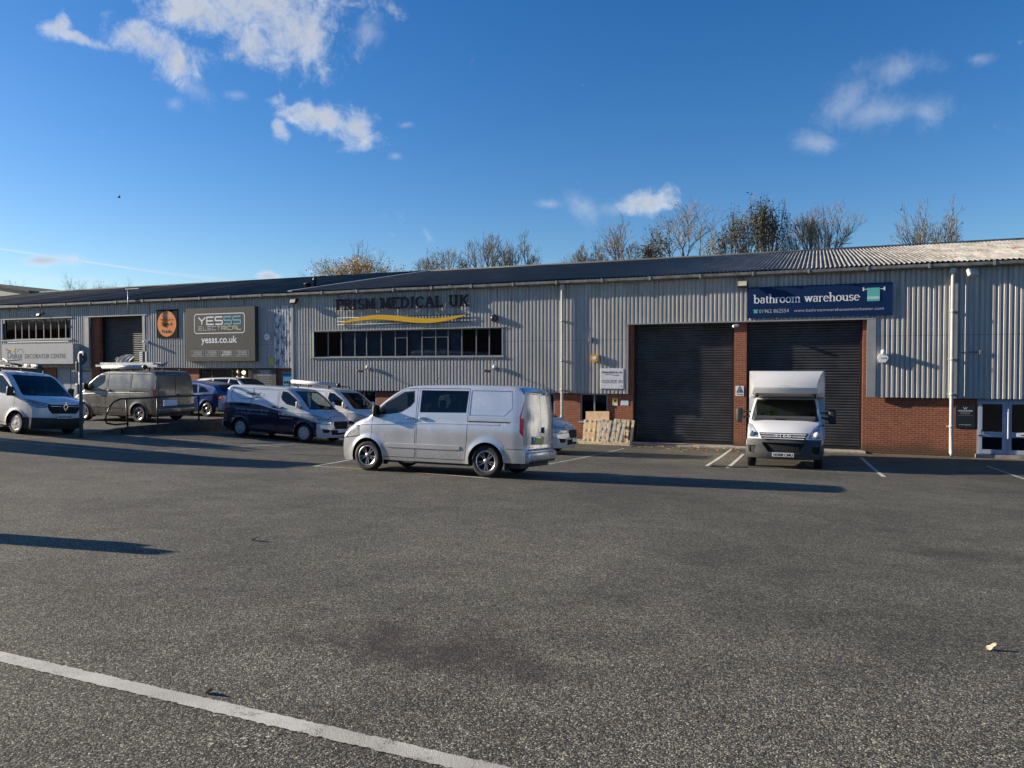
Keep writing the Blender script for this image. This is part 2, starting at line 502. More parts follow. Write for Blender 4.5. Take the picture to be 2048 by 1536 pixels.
# trims: edges of the openings
for (x, z0, z1, w) in ((cA-.03, C2, ZL, .07), (cB-.02, C2, ZL, .30), (wbx0-.05, wbz0, wbz1, .05), (wbx1, wbz0, wbz1, .05), (fx(1906), C2, ZE-.2, .10)):
    tb('trim', M_TRIM, right, x, x+w, FS-.195, FS-.10, z0, z1)
bm.free()
tb('trim', M_TRIM, right, cA-.03, cB+.28, FS-.20, FS+.02, ZL-.05, ZL)
tb('trim', M_TRIM, right, wbx0-.10, wbx1+.14, FS-.22, FS+.02, wbz1, wbz1+.045)
tb('sill', M_TRIM, right, wbx0-.07, wbx1+.10, FS-.24, FS+.02, wbz0-.05, wbz0)
# brickwork
def bricks(rects, parent, y0=FS, y1=FS+.3):
    for x0, x1, z0, z1 in rects: tb('brick_wall', M_BRICK, parent, x0, x1, y0, y1, z0, z1)
win1 = (fx(1161), fx(1215.5), fz(1188, 843), C2-.0)
win2 = (fx(1074), fx(1109.5), fz(1090, 838), C2)
win3 = (fx(697), fx(752), fz(720, 835), C2)
win4 = (fx(860), fx(940), fz(900, 838), C2)
ex0, ex1 = fx(1957), fx(2112)
rects = []
x = XJ
for w in (win3, win4, win2, win1):
    rects.append((x, w[0], -.4, C2+.1)); rects.append((w[0], w[1], -.4, w[2])); x = w[1]
rects.append((x, dA0, -.4, C2+.1))
rects.append((cA+.02, dA0, C2+.1, ZL))
rects.append((dA1, dB0, -.4, ZL)); rects.append((dB1, fx(1736), -.4, ZL)); rects.append((fx(1736), ex0, -.4, C2+.1)); rects.append((ex1, XR, -.4, C2+.1))
bricks(rects, right)
# roller doors: real interlocking slats
def shutter(x0, x1, z0, z1, y, parent, pitch=.105):
    vs, fs = [], []; n = int((z1-z0)/pitch); q = []
    for k in range(n):
        zb = z0 + k*pitch
        for o, dd in ((0, .0), (.10, -.004), (.3, -.019), (.5, -.024), (.7, -.019), (.88, -.004), (.94, .008)): q.append((zb+o*pitch, dd))
    for z, dd in q: vs += [(x0, y+dd, z), (x1, y+dd, z)]
    for i in range(len(q)-1): fs.append((2*i, 2*i+1, 2*i+3, 2*i+2))
    o = mk('roller_door', mesh_pd('roller_door', vs, fs), M_SLAT, parent)
    bm = bmesh.new(); box(bm, x0, x1, y-.05, y+.02, z0-.11, z0-.004)
    mk('bottom_rail', bm, M_BLACK, o)
    tb('guide_rail', M_BLACK, o, x0-.002, x0+.09, y-.10, y-.03, z0-.1, z1); tb('guide_rail', M_BLACK, o, x1-.09, x1+.002, y-.10, y-.03, z0-.1, z1)
    bm = bmesh.new(); box(bm, x0-.2, x1+.2, y+.05, y+.08, z0-.3, z1+.4)
    mk('backing', bm, M_BLACK, o)
    return o
shutter(dA0, dA1, .20, ZL+.05, FS+.29, right); shutter(dB0, dB1, .20, ZL+.05, FS+.29, right)
bm = bmesh.new(); box(bm, dA0-.4, dB1+.4, FS+.6, FS+.65, -.3, 6.5)
mk('inner_wall', bm, M_VOID, right)

def window_band(parent, x0, x1, z0, z1, divs, y=FS-.04, frame=M_ALU, fwid=.045, blinds=(), transom=None, blindmat=None):
    """frame with one pane of glass per light; blinds hang behind some of them"""
    bm = bmesh.new()
    box(bm, x0, x1, y, y+.07, z0, z0+fwid); box(bm, x0, x1, y, y+.07, z1-fwid, z1)
    xs_ = [x0] + list(divs) + [x1]
    for i, x in enumerate(xs_):
        a = x-fwid/2 if 0 < i < len(xs_)-1 else (x if i == 0 else x-fwid)
        box(bm, a, a+fwid, y+.001, y+.069, z0+fwid, z1-fwid)
    if transom:
        for i in transom: box(bm, xs_[i]+fwid/2, xs_[i+1]-fwid/2, y+.004, y+.06, z1-.30*(z1-z0), z1-.30*(z1-z0)+.03)
    fr = mk('window', bm, frame, parent)
    for i in range(len(xs_)-1):
        bm = bmesh.new(); box(bm, xs_[i]+fwid/2, xs_[i+1]-fwid/2, y+.03, y+.036, z0+fwid, z1-fwid)
        mk('pane', bm, M_GLASSB, fr)
        if i in blinds:
            bm = bmesh.new(); w = xs_[i+1]-xs_[i]; n = 5
            for k in range(n):
                xa = xs_[i] + w*(k+.08)/n; xb = xs_[i] + w*(k+.92)/n
                v = [bm.verts.new(p) for p in ((xa, y+.16, z0+.18*random.random()), (xb, y+.19, z0+.1), (xb, y+.19, z1), (xa, y+.16, z1))]
                bm.faces.new(v)
            mk('blind', bm, blindmat or M_BLIND, fr)
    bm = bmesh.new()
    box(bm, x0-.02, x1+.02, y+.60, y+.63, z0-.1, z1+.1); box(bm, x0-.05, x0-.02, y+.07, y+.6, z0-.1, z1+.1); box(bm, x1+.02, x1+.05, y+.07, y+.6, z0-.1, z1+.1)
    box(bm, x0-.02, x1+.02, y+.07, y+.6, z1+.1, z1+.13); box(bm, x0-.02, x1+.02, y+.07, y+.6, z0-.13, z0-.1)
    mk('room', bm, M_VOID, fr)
    return fr
random.seed(4)
divs = [fx(600+c/4.452) for c in (255, 372, 493, 597, 728, 853, 958, 1090, 1212, 1322, 1444, 1572, 1688)]
window_band(right, wbx0, wbx1, wbz0, wbz1, divs, blinds=(2, 3, 4, 5, 6, 7, 8, 9, 10), transom=(6, 8, 9))
def small_window(w, div):
    f = window_band(right, w[0], w[1], w[2], w[3]-.01, div, y=FS+.03, frame=M_TRIM, fwid=.06)
    bm = bmesh.new(); box(bm, w[0]-.06, w[1]+.06, FS-.06, FS+.03, w[2]-.06, w[2]-.004); mk('sill', bm, M_WHITE, f)
small_window(win1, [fx(1188.5)]); small_window(win2, []); small_window(win3, [fx(727)]); small_window(win4, [fx(900)])
# entrance doors on the right
def entrance():
    o = empty('entrance', parent=right)
    xs_ = [fx(1959), fx(2012.5), fx(2018), fx(2075), fx(2112)]
    z0, z1 = .14, 2.07; y = FS-.02
    bm = bmesh.new(); F = .065
    box(bm, xs_[0], xs_[-1], y, y+.09, z1-.05, z1+.02); box(bm, xs_[0]-.05, xs_[0], y, y+.09, z0, z1+.02)
    box(bm, xs_[1], xs_[2], y-.001, y+.091, z0, z1-.05); box(bm, xs_[3]-.03, xs_[3]+.03, y, y+.09, z0, z1-.05)
    mk('door_frame', bm, M_UPVC, o)
    bm = bmesh.new(); box(bm, xs_[0]-.1, xs_[-1], y-.12, y+.3, -.2, z0-.01); mk('doorstep', bm, M_CONC, o)
    for a, b in ((xs_[0], xs_[1]), (xs_[2], xs_[3]-.03), (xs_[3]+.03, xs_[4])):
        bm = bmesh.new(); yy = y-.015
        zr0, zr1 = z0+.60, z0+.79
        box(bm, a+.004, a+.10, yy, yy+.05, z0+.01, z1-.055); box(bm, b-.10, b-.004, yy, yy+.05, z0+.01, z1-.055)
        for (q0, q1) in ((z0+.01, z0+.16), (zr0, zr1), (z1-.16, z1-.055)): box(bm, a+.10, b-.10, yy+.001, yy+.049, q0, q1)
        d_ = mk('door', bm, M_UPVC, o)
        for q0, q1 in ((z0+.16, zr0), (zr1, z1-.16)):
            bm = bmesh.new(); box(bm, a+.10, b-.10, yy+.02, yy+.026, q0, q1); mk('pane', bm, M_GLASSB, d_)
    bm = bmesh.new(); rbox(bm, (fx(1964.5), y-.05, .93), (.03, .05, .14), .01); mk('handle', bm, M_BLACK, o)
    bm = bmesh.new(); rbox(bm, (fx(2017), y-.05, 1.22), (.05, .05, 1.05), .012); mk('pull_handle', bm, M_WHITE, o)
    bm = bmesh.new(); rbox(bm, (fx(2046), y-.03, .84), (.34, .02, .13), .006); mk('letter_plate', bm, M_WHITE, o)
    bm = bmesh.new(); rbox(bm, (fx(2050), y-.042, .84), (.20, .01, .035), .003); mk('letter_slot', bm, M_BLACK, o)
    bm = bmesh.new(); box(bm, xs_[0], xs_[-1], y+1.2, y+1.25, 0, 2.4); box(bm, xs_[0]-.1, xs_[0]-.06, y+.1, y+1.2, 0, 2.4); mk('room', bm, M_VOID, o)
entrance()
# gutter, fascia and roof
def gutter(parent, x0, x1):
    vs, fs = [], []
    prof = [(30.83, ZE+.14), (30.83, ZE+.02), (30.79, ZE), (30.54, ZE), (30.50, ZE+.03), (30.49, ZE+.13), (30.505, ZE+.13), (30.52, ZE+.04), (30.80, ZE+.03), (30.815, ZE+.14)]
    n = len(prof); k = 0; x = x0; random.seed(9)
    segs = []
    while x < x1: segs.append((x, min(x1, x+2.0))); x += 2.0
    for (a, b) in segs:
        dz = random.uniform(-.012, .012); dz2 = random.uniform(-.012, .012); b0 = len(vs)
        vs += [(a, y, z+dz) for y, z in prof] + [(b-.01, y, z+dz2) for y, z in prof]
        for i in range(n): fs.append((b0+i, b0+(i+1) % n, b0+n+(i+1) % n, b0+n+i))
    g = mk('gutter', mesh_pd('gutter', vs, fs), M_GUT, parent)
    mj = pm('gutter_joint_grey', (.24, .24, .225), .6)
    for (a, b) in segs[1:]: tb('gutter_joint', mj, parent, a-.035, a+.035, 30.478, 30.83, ZE-.012, ZE+.142)
def roof(parent, x0, x1, mat, name='roof'):
    vs, fs = [], []; p = .165; amp = .036
    q = []; x = x0
    n = int((x1-x0)/p*8)
    rows = [(30.54, 6.935)] + [(30.54+(45-30.54)*k/10, 6.935+(9.64-6.935)*k/10) for k in range(1, 11)] + [(60, 6.9)]
    ph = random.Random(5)
    for j, (y, z) in enumerate(rows):
        for i in range(n+1):
            xx = x0 + (x1-x0)*i/n
            # sheets overlap a little every 1.1 m and sag between purlins
            sag = .012*math.sin(xx*.9+y*.35) + .008*math.sin(xx*2.3+y)
            vs.append((xx, y, z + amp*math.cos(2*math.pi*xx/p) + sag))
    for j in range(len(rows)-1):
        for i in range(n): a = j*(n+1)+i; fs.append((a, a+1, a+n+2, a+n+1))
    o = mk(name, mesh_pd(name, vs, fs), mat, parent, smooth=True)
    vs, fs = [], []
    n2 = int((x1-x0)/2.2)
    bm = bmesh.new()
    tube(bm, [(x0, 45, 9.66), (x1, 45, 9.66)], .09, 10)
    mk('ridge_cap', bm, mat, o)
    return o
gutter(right, XJ, XR)
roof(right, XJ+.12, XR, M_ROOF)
bm = bmesh.new()
for (y0, z0, y1, z1) in ((30.58, 6.99, 45, 9.70),):
    for k in range(6):
        a = k/6; b = (k+1)/6
        v = [bm.verts.new(p) for p in ((XJ-.10, y0+(y1-y0)*a, z0+(z1-z0)*a+.03), (XJ+.16, y0+(y1-y0)*a, z0+(z1-z0)*a+.03), (XJ+.16, y0+(y1-y0)*b, z0+(z1-z0)*b+.03), (XJ-.10, y0+(y1-y0)*b, z0+(z1-z0)*b+.03))]
        bm.faces.new(v)
r_ = bmesh.ops.extrude_face_region(bm, geom=bm.faces[:]); bmesh.ops.translate(bm, verts=[v for v in r_['geom'] if isinstance(v, bmesh.types.BMVert)], vec=(0, 0, -.06))
bmesh.ops.remove_doubles(bm, verts=bm.verts[:], dist=.0005)
mk('verge_flashing', bm, M_TRIM, right)
# end wall far right, closes the volume
bm = bmesh.new(); prism(bm, [(30.9, -.5), (60, -.5), (60, 6.8), (45, 9.55), (30.9, 6.9)], XR-.2, XR)
bm.transform(Matrix(((0, 1, 0, 0), (1, 0, 0, 0), (0, 0, 1, 0), (0, 0, 0, 1)))); bmesh.ops.reverse_faces(bm, faces=bm.faces[:])
mk('end_wall', bm, M_CLAD, right)
def downpipe(parent, px, z0, rad=.06, kink=True):
    x = fx(px); bm = bmesh.new(); y = 30.70
    tube(bm, [(x, 30.70, ZE+.02), (x, 30.70, ZE-.30), (x, y, 2.2), (x, y, .9), (x, y, .15), (x+.03, y-.08, .05 + z0)], rad, 14)
    for z in (5.2, 3.5, 2.25, 1.1):
        tube(bm, [(x, y, z-.05), (x, y, z+.05)], rad+.012, 14)
        box(bm, x-.13, x+.13, y+.02, y+.12, z-.015, z+.015)
    rbox(bm, (x, y, ZE-.12), (.17, .17, .20), .03)
    mk('downpipe', bm, M_PIPE, parent)
downpipe(right, 1128.5, 0); downpipe(right, 1901, 0, .062)
# conduits and small scars on the right-hand cladding
bm = bmesh.new()
tube(bm, [(fx(1917), 30.80, fz(1917, 705)), (fx(1958), 30.80, fz(1958, 704))], .018, 8); rbox(bm, (fx(1958), 30.79, fz(1958, 705)), (.08, .06, .16), .01)
mk('conduit', bm, M_GUT, right)

# ---- left block
left = empty('trade_unit', (0, 0, 0), 'left hand trade units in ribbed metal with high window band and dark roof', 'warehouse')
ZLc = 3.17
dC0, dC1, zC = fx(199.5), fx(291), fz(245, 631)
wd0, wd1, wdz0, wdz1 = fx(12), fx(146), fz(80, 679), fz(80, 638)
mk('cladding', cladding([(XL, wd0, 3.2, ZE), (wd0, wd1, 3.2, wdz0), (wd0, wd1, wdz1, ZE), (wd1, fx(183), 3.2, ZE), (fx(183), fx(293), zC, ZE), (fx(293), XJ, ZLc, ZE)]), M_CLADL, left)
for a_ in ((fx(176), fx(184), FS-.19, FS-.08, 3.2, zC), (fx(291), fx(296), FS-.19, FS-.08, ZLc, zC), (fx(176), fx(299), FS-.20, FS, zC-.05, zC), (wd0-.1, wd1+.25, FS-.22, FS, wdz1, wdz1+.05), (wd0-.1, wd1+.25, FS-.24, FS, wdz0-.06, wdz0), (XJ-.06, XJ+.06, FS-.20, FS-.1, C2, ZE)): tb('trim', M_TRIM, left, *a_)
sg0, sg1 = fx(398), fx(506)
rects = [(XL, fx(85), .5, 3.3), (fx(85), fx(112), .5, 3.3), (fx(183), dC0, .5, zC), (dC1, fx(296), .5, zC), (fx(296), sg0, .5, ZLc+.1), (sg1, XJ, .5, ZLc+.1)]
bricks(rects, left)
shutter(dC0, dC1, 1.05, zC+.05, FS+.30, left)
window_band(left, wd0, wd1, wdz0, wdz1, [fx(c/4.518) for c in (150, 208, 272, 335, 405, 468, 540, 603)], blinds=(0, 4, 6), fwid=.06)
# grey infill panels beside the decorators' entrance
M_INF = pm('infill_grey', (.28, .30, .32), .5)
for a_ in ((fx(112), fx(127), FS+.05, FS+.12, .9, 3.2), (fx(127), fx(140), FS+.02, FS+.10, .9, 3.2), (fx(141), fx(183), FS+.03, FS+.12, .9, 3.15)): tb('infill_panel', M_INF, left, *a_)
window_band(left, fx(56), fx(85)-.01, 1.1, 3.1, [fx(70)], y=FS-.08, frame=M_DARK, fwid=.07)
# lit shop front of the electrical counter
window_band(left, sg0, sg1, 1.0, ZLc, [fx(423), fx(462), fx(476), fx(492)], y=FS+.04, frame=M_DARK, fwid=.08)
M_LAMP = emit('warm_bulb', (1, .62, .25), 9)
for px, py in ((477, 743), (487, 745), (476, 755), (485, 757)):
    o = empty('pendant_light', (fx(px, 31.3), 31.3, fz(px, py, 31.3)), {477: 'warm globe light behind the shop glass, upper left of the cluster', 487: 'warm globe light behind the shop glass, upper right of the cluster', 476: 'warm globe light behind the shop glass, lower left of the cluster', 485: 'warm globe light behind the shop glass, lower right of the cluster'}[px], 'lamp', 'warm lights inside the shop front')
    bm = bmesh.new(); bmesh.ops.create_uvsphere(bm, u_segments=12, v_segments=8, radius=.10); mk('bulb', bm, M_LAMP, o, smooth=True)
    bm = bmesh.new(); tube(bm, [(0, 0, .09), (0, 0, .5)], .008, 6); mk('cord', bm, M_BLACK, o)
gutter(left, XL, XJ-.02)
roof(left, XL, XJ-.10, M_ROOFD)
bm = bmesh.new(); box(bm, XL, XL+.2, 30.9, 60, -.5, 6.8); mk('end_wall', bm, M_CLADL, left)
for px, w, h in ((631, .16, .62), (617, .28, .32)):
    s_ = 33.0; x = fx(px, s_); z = 6.95+.187*(s_-30.6)
    bm = bmesh.new()
    lathe(bm, [(w/2, -.1), (w/2, h*.6), (w*.8, h*.62), (w*.8, h*.72), (w*.45, h*.9), (w*.15, h)], 14, 'z')
    mk('roof_flue', bm, M_BLACK, None, loc=(x, s_, z), label='tall black flue pipe with a pointed cowl on the dark roof' if px == 631 else 'squat black roof vent beside the taller flue', cat='roof vent')
o = empty('roof_mast', (fx(276), 30.4, 6.1), 'thin grey mast with a flat bar above the far left roller door', 'mast')
bm = bmesh.new(); tube(bm, [(0, 0, 0), (0, 0, 1.35)], .03, 8); mk('pole', bm, M_LEAD, o)
bm = bmesh.new(); rbox(bm, (.35, 0, 1.38), (1.0, .10, .06), .02); mk('crossbar', bm, M_TRIM, o)

# distant shed at the left edge
o = empty('green_shed', (0, 0, 0), 'dark green metal shed gable rising behind the roof at the far left', 'shed')
s_ = 85.0; xa, xb = fx(-260, s_), fx(62, s_); zt = fz(0, 571, s_)
bm = bmesh.new(); prism(bm, [(xa, 0), (xb, 0), (xb, fz(50, 586, s_)), (fx(-60, s_), zt+.8), (xa, zt-3)], s_, s_+25)
mk('wall', bm, mat_clad('green_metal', (.05, .085, .085), .1), o)
bm = bmesh.new(); prism(bm, [(xb+.4, fz(50, 586, s_)+.02), (xb+.4, fz(50, 586, s_)+.32), (fx(-60, s_), zt+1.12), (fx(-60, s_), zt+.82)], s_-.5, s_+25.5)
mk('roof', bm, M_ROOFD, o)

# ---- railing along the raised yard and its retaining wall
bm = bmesh.new(); N = 12
pts_ = [(-22.585, 19.3+(30.9-19.3)*k/N) for k in range(N+1)]
for (x, y), (x2, y2) in zip(pts_, pts_[1:]):
    box(bm, x, x+.12, y, y2, .0, 1.115)
bmesh.ops.remove_doubles(bm, verts=bm.verts[:], dist=.001)
mk('retaining_wall', bm, pm('shaded_concrete', (.045, .043, .04), .9, var=.4), None, label='low dark concrete retaining wall under the black railing', cat='wall')  # shade on the wall face is put into a near-black base colour
o = empty('railing', (-22.5, 19.2, 1.1), 'black tubular handrail with looped end in front of the bronze grey van', 'railing')
def rl(x, y, z): return (x, y, z)
bm = bmesh.new(); H = 1.0
tube(bm, [(0, -.25, .12), (0, -.55, .20), (0, -.60, .35), (0, -.42, .75), (0, -.25, .92), (0, 0, H), (0, 2.2, H+.0), (0, 4.5, H), (0, 7.5, H), (0, 10.4, H)], .032, 10)
tube(bm, [(0, .25, .12), (0, -.25, .12)], .032, 10)
mk('handrail', bm, M_BLACK, o)
for y in (.25, 1.6, 3.6, 5.8, 8.0, 10.2):
    bm = bmesh.new(); tube(bm, [(0, y+(.0 if y > 1 else .05), 0), (0, y, H)], .032, 10); rbox(bm, (0, y, .01), (.14, .14, .02), .004); mk('post', bm, M_BLACK, o)
bm = bmesh.new(); rbox(bm, (.05, 2.15, .78), (.02, .62, .22), .004)
mk('notice', bm, M_WHITE, o)

# ---- pole with a round sign seen from behind
p = gp(163, 875)
o = empty('sign_pole', (p.x, p.y, p.z), 'grey steel pole with a round sign seen from behind, beside the white van at left', 'sign post')
zz = lambda y: fz(162, y, p.y)-p.z
xx = lambda x: fx(x, p.y)-p.x
bm = bmesh.new(); tube(bm, [(0, 0, 0), (xx(161), 0, zz(706))], .055, 14); mk('pole', bm, M_POST, o)
bm = bmesh.new(); lathe(bm, [(.02, -.012), (.21, -.012), (.215, 0), (.21, .012), (.02, .012)], 32, 'y', Matrix.Translation((xx(160), .09, zz(715)))); mk('sign_plate', bm, pm('sign_back_grey', (.11, .125, .14), .5), o)
bm = bmesh.new()
for y in (712, 724): box(bm, xx(153), xx(168), .03, .075, zz(y)-.02, zz(y)+.02)
for y in (742,): box(bm, xx(141), xx(178), .03, .07, zz(y)-.025, zz(y)+.025)
mk('clamp', bm, M_POST, o)
bm = bmesh.new(); rbox(bm, (xx(156), .0, zz(778)), (.12, .14, .34), .02); mk('junction_box', bm, M_LEAD, o)
bm = bmesh.new(); rbox(bm, (xx(157), -.02, zz(733)), (.10, .12, .30), .02); mk('control_box', bm, M_DARK, o)
# ------------------------------------------------------------------ lettering
def flat(name, c, rough=.5): return pm(name, c, rough+.1, var=.05, spec=.2)
L_WHITE = flat('letter_white', (.72, .74, .74)); L_NAVY = pm('letter_navy', (.004, .007, .018), .8, spec=.05); L_GREY = flat('letter_grey', (.09, .10, .11))
L_BLUE = flat('letter_blue', (.13, .38, .52)); L_CREAM = flat('letter_cream', (.62, .62, .38)); L_BLACK = flat('letter_black', (.015, .015, .017))
L_TEAL = flat('teal', (.11, .47, .42)); L_SILV = flat('letter_silver', (.42, .46, .47))

def text_mesh(s, bold=0.0, shear=0.0, spacing=1.0):
    cu = bpy.data.curves.new('t', 'FONT'); cu.body = s; cu.offset = bold; cu.shear = shear; cu.space_character = spacing; cu.resolution_u = 3
    ob = bpy.data.objects.new('t', cu); col.objects.link(ob)
    dg = bpy.context.evaluated_depsgraph_get(); dg.update()
    me = bpy.data.meshes.new_from_object(ob.evaluated_get(dg))
    bpy.data.objects.remove(ob); bpy.data.curves.remove(cu)
    return me
def text_bm(s, w, h=None, bold=0.0, shear=0.0, spacing=1.0, thick=0.0):
    """text in the x-z plane, lower left at the origin, facing -y, fitted to width w (and height h)"""
    me = text_mesh(s, bold, shear, spacing); bm = bmesh.new(); bm.from_mesh(me); bpy.data.meshes.remove(me)
    x0 = min(v.co.x for v in bm.verts); x1 = max(v.co.x for v in bm.verts)
    kx = w/(x1-x0); kz = kx
    if h: kz = h/.73                               # cap height of the font is about 0.73
    for v in bm.verts: v.co = Vector(((v.co.x-x0)*kx, 0, v.co.y*kz))
    bm.normal_update()
    if bm.faces and sum(f.normal.y for f in bm.faces) > 0: bmesh.ops.reverse_faces(bm, faces=bm.faces[:])
    if thick:
        r = bmesh.ops.extrude_face_region(bm, geom=bm.faces[:]); vs_ = [v for v in r['geom'] if isinstance(v, bmesh.types.BMVert)]
        bmesh.ops.translate(bm, verts=vs_, vec=(0, -thick, 0)); bmesh.ops.recalc_face_normals(bm, faces=bm.faces[:])
    return bm
def text(s, x, y, z, w, h, mat, parent, name='lettering', **k):
    bm = text_bm(s, w, h, **k); bm.transform(Matrix.Translation((x, y, z)))
    return mk(name, bm, mat, parent)

# stroke letters for squared and serif faces
def arc(cx, cy, rx, ry, a0, a1, n=10): return [(cx+rx*math.cos(R(a0+(a1-a0)*k/n)), cy+ry*math.sin(R(a0+(a1-a0)*k/n))) for k in range(n+1)]
def stroke(bm, pts_, w, y, closed=False, thin=None):
    P = [Vector(p) for p in pts_]; n = len(P); La, Lb = [], []
    for i, p in enumerate(P):
        d1 = (P[i]-P[i-1]).normalized() if (i > 0 or closed) else None
        d2 = (P[(i+1) % n]-P[i]).normalized() if (i < n-1 or closed) else None
        d1 = d1 or d2; d2 = d2 or d1
        d = (d1+d2); d = d.normalized() if d.length > 1e-6 else d1
        nn = Vector((-d.y, d.x)); c = max(.45, nn.dot(Vector((-d1.y, d1.x))))
        ww = w
        if thin is not None: ww = thin + (w-thin)*abs(d.y)**1.2
        La.append(bm.verts.new((p.x+nn.x*ww/2/c, y, p.y+nn.y*ww/2/c))); Lb.append(bm.verts.new((p.x-nn.x*ww/2/c, y, p.y-nn.y*ww/2/c)))
    for i in range(n if closed else n-1):
        j = (i+1) % n; bm.faces.new((La[i], La[j], Lb[j], Lb[i]))
SQ = {'Y': ([[(0, 1), (.5, .48), (1, 1)], [(.5, .48), (.5, 0)]], 1), 'E': ([[(1, 1), (0, 1), (0, 0), (1, 0)], [(0, .5), (.92, .5)]], 1),
      'S': ([[(1, 1), (.1, 1), (0, .93), (0, .57), (.1, .5), (.9, .5), (1, .43), (1, .07), (.9, 0), (0, 0)]], 1), 'L': ([[(0, 1), (0, 0), (1, 0)]], 1),
      'C': ([[(1, 1), (.1, 1), (0, .9), (0, .1), (.1, 0), (1, 0)]], 1), 'T': ([[(0, 1), (1, 1)], [(.5, 1), (.5, 0)]], 1),
      'R': ([[(0, 0), (0, 1), (.9, 1), (1, .9), (1, .55), (.9, .45), (0, .45)], [(.6, .45), (1, 0)]], 1), 'I': ([[(0, 1), (0, 0)]], .12),
      'A': ([[(0, 0), (0, .9), (.1, 1), (.9, 1), (1, .9), (1, 0)], [(0, .4), (1, .4)]], 1), 'N': ([[(0, 0), (0, 1), (1, 0), (1, 1)]], 1),
      'D': ([[(0, 0), (0, 1), (.85, 1), (1, .85), (1, .15), (.85, 0), (0, 0)]], 1), 'U': ([[(0, 1), (0, .1), (.1, 0), (.9, 0), (1, .1), (1, 1)]], 1),
      'G': ([[(1, 1), (.1, 1), (0, .9), (0, .1), (.1, 0), (1, 0), (1, .5), (.5, .5)]], 1), 'H': ([[(0, 0), (0, 1)], [(1, 0), (1, 1)], [(0, .5), (1, .5)]], 1), 'V': ([[(0, 1), (.5, 0), (1, 1)]], 1), ' ': ([], .6)}
# serif capitals: thick verticals, thin horizontals, slab serifs
SER = {'P': ([[(.2, 0), (.2, 1)], [(.2, 1), (.5, 1)] + arc(.5, .75, .32, .25, 90, -90) + [(.2, .5)]], .85, [(.2, 0), (.12, 1)]),
       'R': ([[(.2, 0), (.2, 1)], [(.2, 1), (.5, 1)] + arc(.5, .75, .32, .25, 90, -90) + [(.2, .5)], [(.5, .5), (.9, 0)]], .95, [(.2, 0), (.12, 1), (.95, 0)]),
       'I': ([[(.25, 0), (.25, 1)]], .5, [(.25, 0), (.25, 1)]),
       'S': ([arc(.4, .75, .3, .25, 30, 250) + arc(.4, .26, .32, .26, 75, -150)], .8, []),
       'M': ([[(.15, 0), (.2, 1)], [(.2, 1), (.6, .1)], [(.6, .1), (1, 1)], [(1, 1), (1.05, 0)]], 1.2, [(.13, 0), (.1, 1), (1.05, 0), (1.08, 1)]),
       'E': ([[(.2, 0), (.2, 1)], [(.2, 1), (.75, 1), (.75, .88)], [(.2, .52), (.62, .52)], [(.2, 0), (.78, 0), (.78, .14)]], .9, [(.12, 0), (.12, 1)]),
       'D': ([[(.2, 0), (.2, 1)], [(.2, 1), (.45, 1)] + arc(.45, .5, .5, .5, 90, -90, 14) + [(.2, 0)]], 1.05, [(.12, 0), (.12, 1)]),
       'C': ([arc(.55, .5, .45, .5, 40, 320, 16)], 1.05, []), 'A': ([[(.05, 0), (.45, 1)], [(.45, 1), (.85, 0)], [(.2, .36), (.7, .36)]], .95, [(.05, 0), (.85, 0)]),
       'L': ([[(.2, 0), (.2, 1)], [(.2, 0), (.75, 0), (.75, .14)]], .85, [(.12, 0), (.2, 1)]), 'U': ([[(.2, 1), (.2, .35)] + arc(.52, .35, .32, .35, 180, 360) + [(.84, 1)]], 1.05, [(.2, 1), (.84, 1)]),
       'K': ([[(.2, 0), (.2, 1)], [(.85, 1), (.2, .45)], [(.4, .6), (.9, 0)]], 1.0, [(.2, 0), (.2, 1), (.9, 0), (.83, 1)]), ' ': ([], .45, []),
       # lower case (x height .62)
       'b': ([[(.15, 1), (.15, 0)], arc(.42, .31, .27, .31, 180, -180, 16)], .78, [(.08, 1)]), 'a': ([[(.12, .5)] + arc(.33, .45, .2, .18, 160, 0) + [(.53, .06), (.62, .02)], arc(.33, .18, .22, .18, 70, 300)], .68, []),
       't': ([[(.2, .8), (.2, .1), (.28, .01), (.4, .03)], [(.05, .6), (.4, .6)]], .45, []), 'h': ([[(.15, 1), (.15, 0)], [(.15, .4)] + arc(.38, .38, .22, .22, 150, 0) + [(.6, 0)]], .75, [(.08, 1), (.15, 0), (.6, 0)]),
       'r': ([[(.15, .6), (.15, 0)], [(.15, .38)] + arc(.38, .4, .2, .2, 150, 50)], .52, [(.08, .6), (.15, 0)]), 'o': ([arc(.36, .31, .28, .31, 0, 360, 18)], .72, []),
       'm': ([[(.15, .6), (.15, 0)], [(.15, .4)] + arc(.36, .38, .2, .22, 150, 0) + [(.56, 0)], [(.56, .4)] + arc(.77, .38, .2, .22, 150, 0) + [(.97, 0)]], 1.12, [(.08, .6), (.15, 0), (.56, 0), (.97, 0)]),
       'w': ([[(.08, .6), (.28, .02)], [(.28, .02), (.48, .6)], [(.48, .6), (.68, .02)], [(.68, .02), (.88, .6)]], .95, [(.08, .6), (.48, .6), (.9, .6)]), 'e': ([[(.08, .34), (.6, .34)] + arc(.35, .34, .25, .27, 0, 180) + arc(.36, .31, .27, .31, 180, 320)], .68, []),
       'u': ([[(.15, .6), (.15, .22)] + arc(.37, .22, .22, .2, 180, 330), [(.6, .6), (.6, 0)]], .76, [(.08, .6), (.54, .6), (.66, 0)]), 's': ([arc(.28, .46, .19, .16, 20, 250) + arc(.28, .16, .2, .16, 75, -160)], .54, [])}
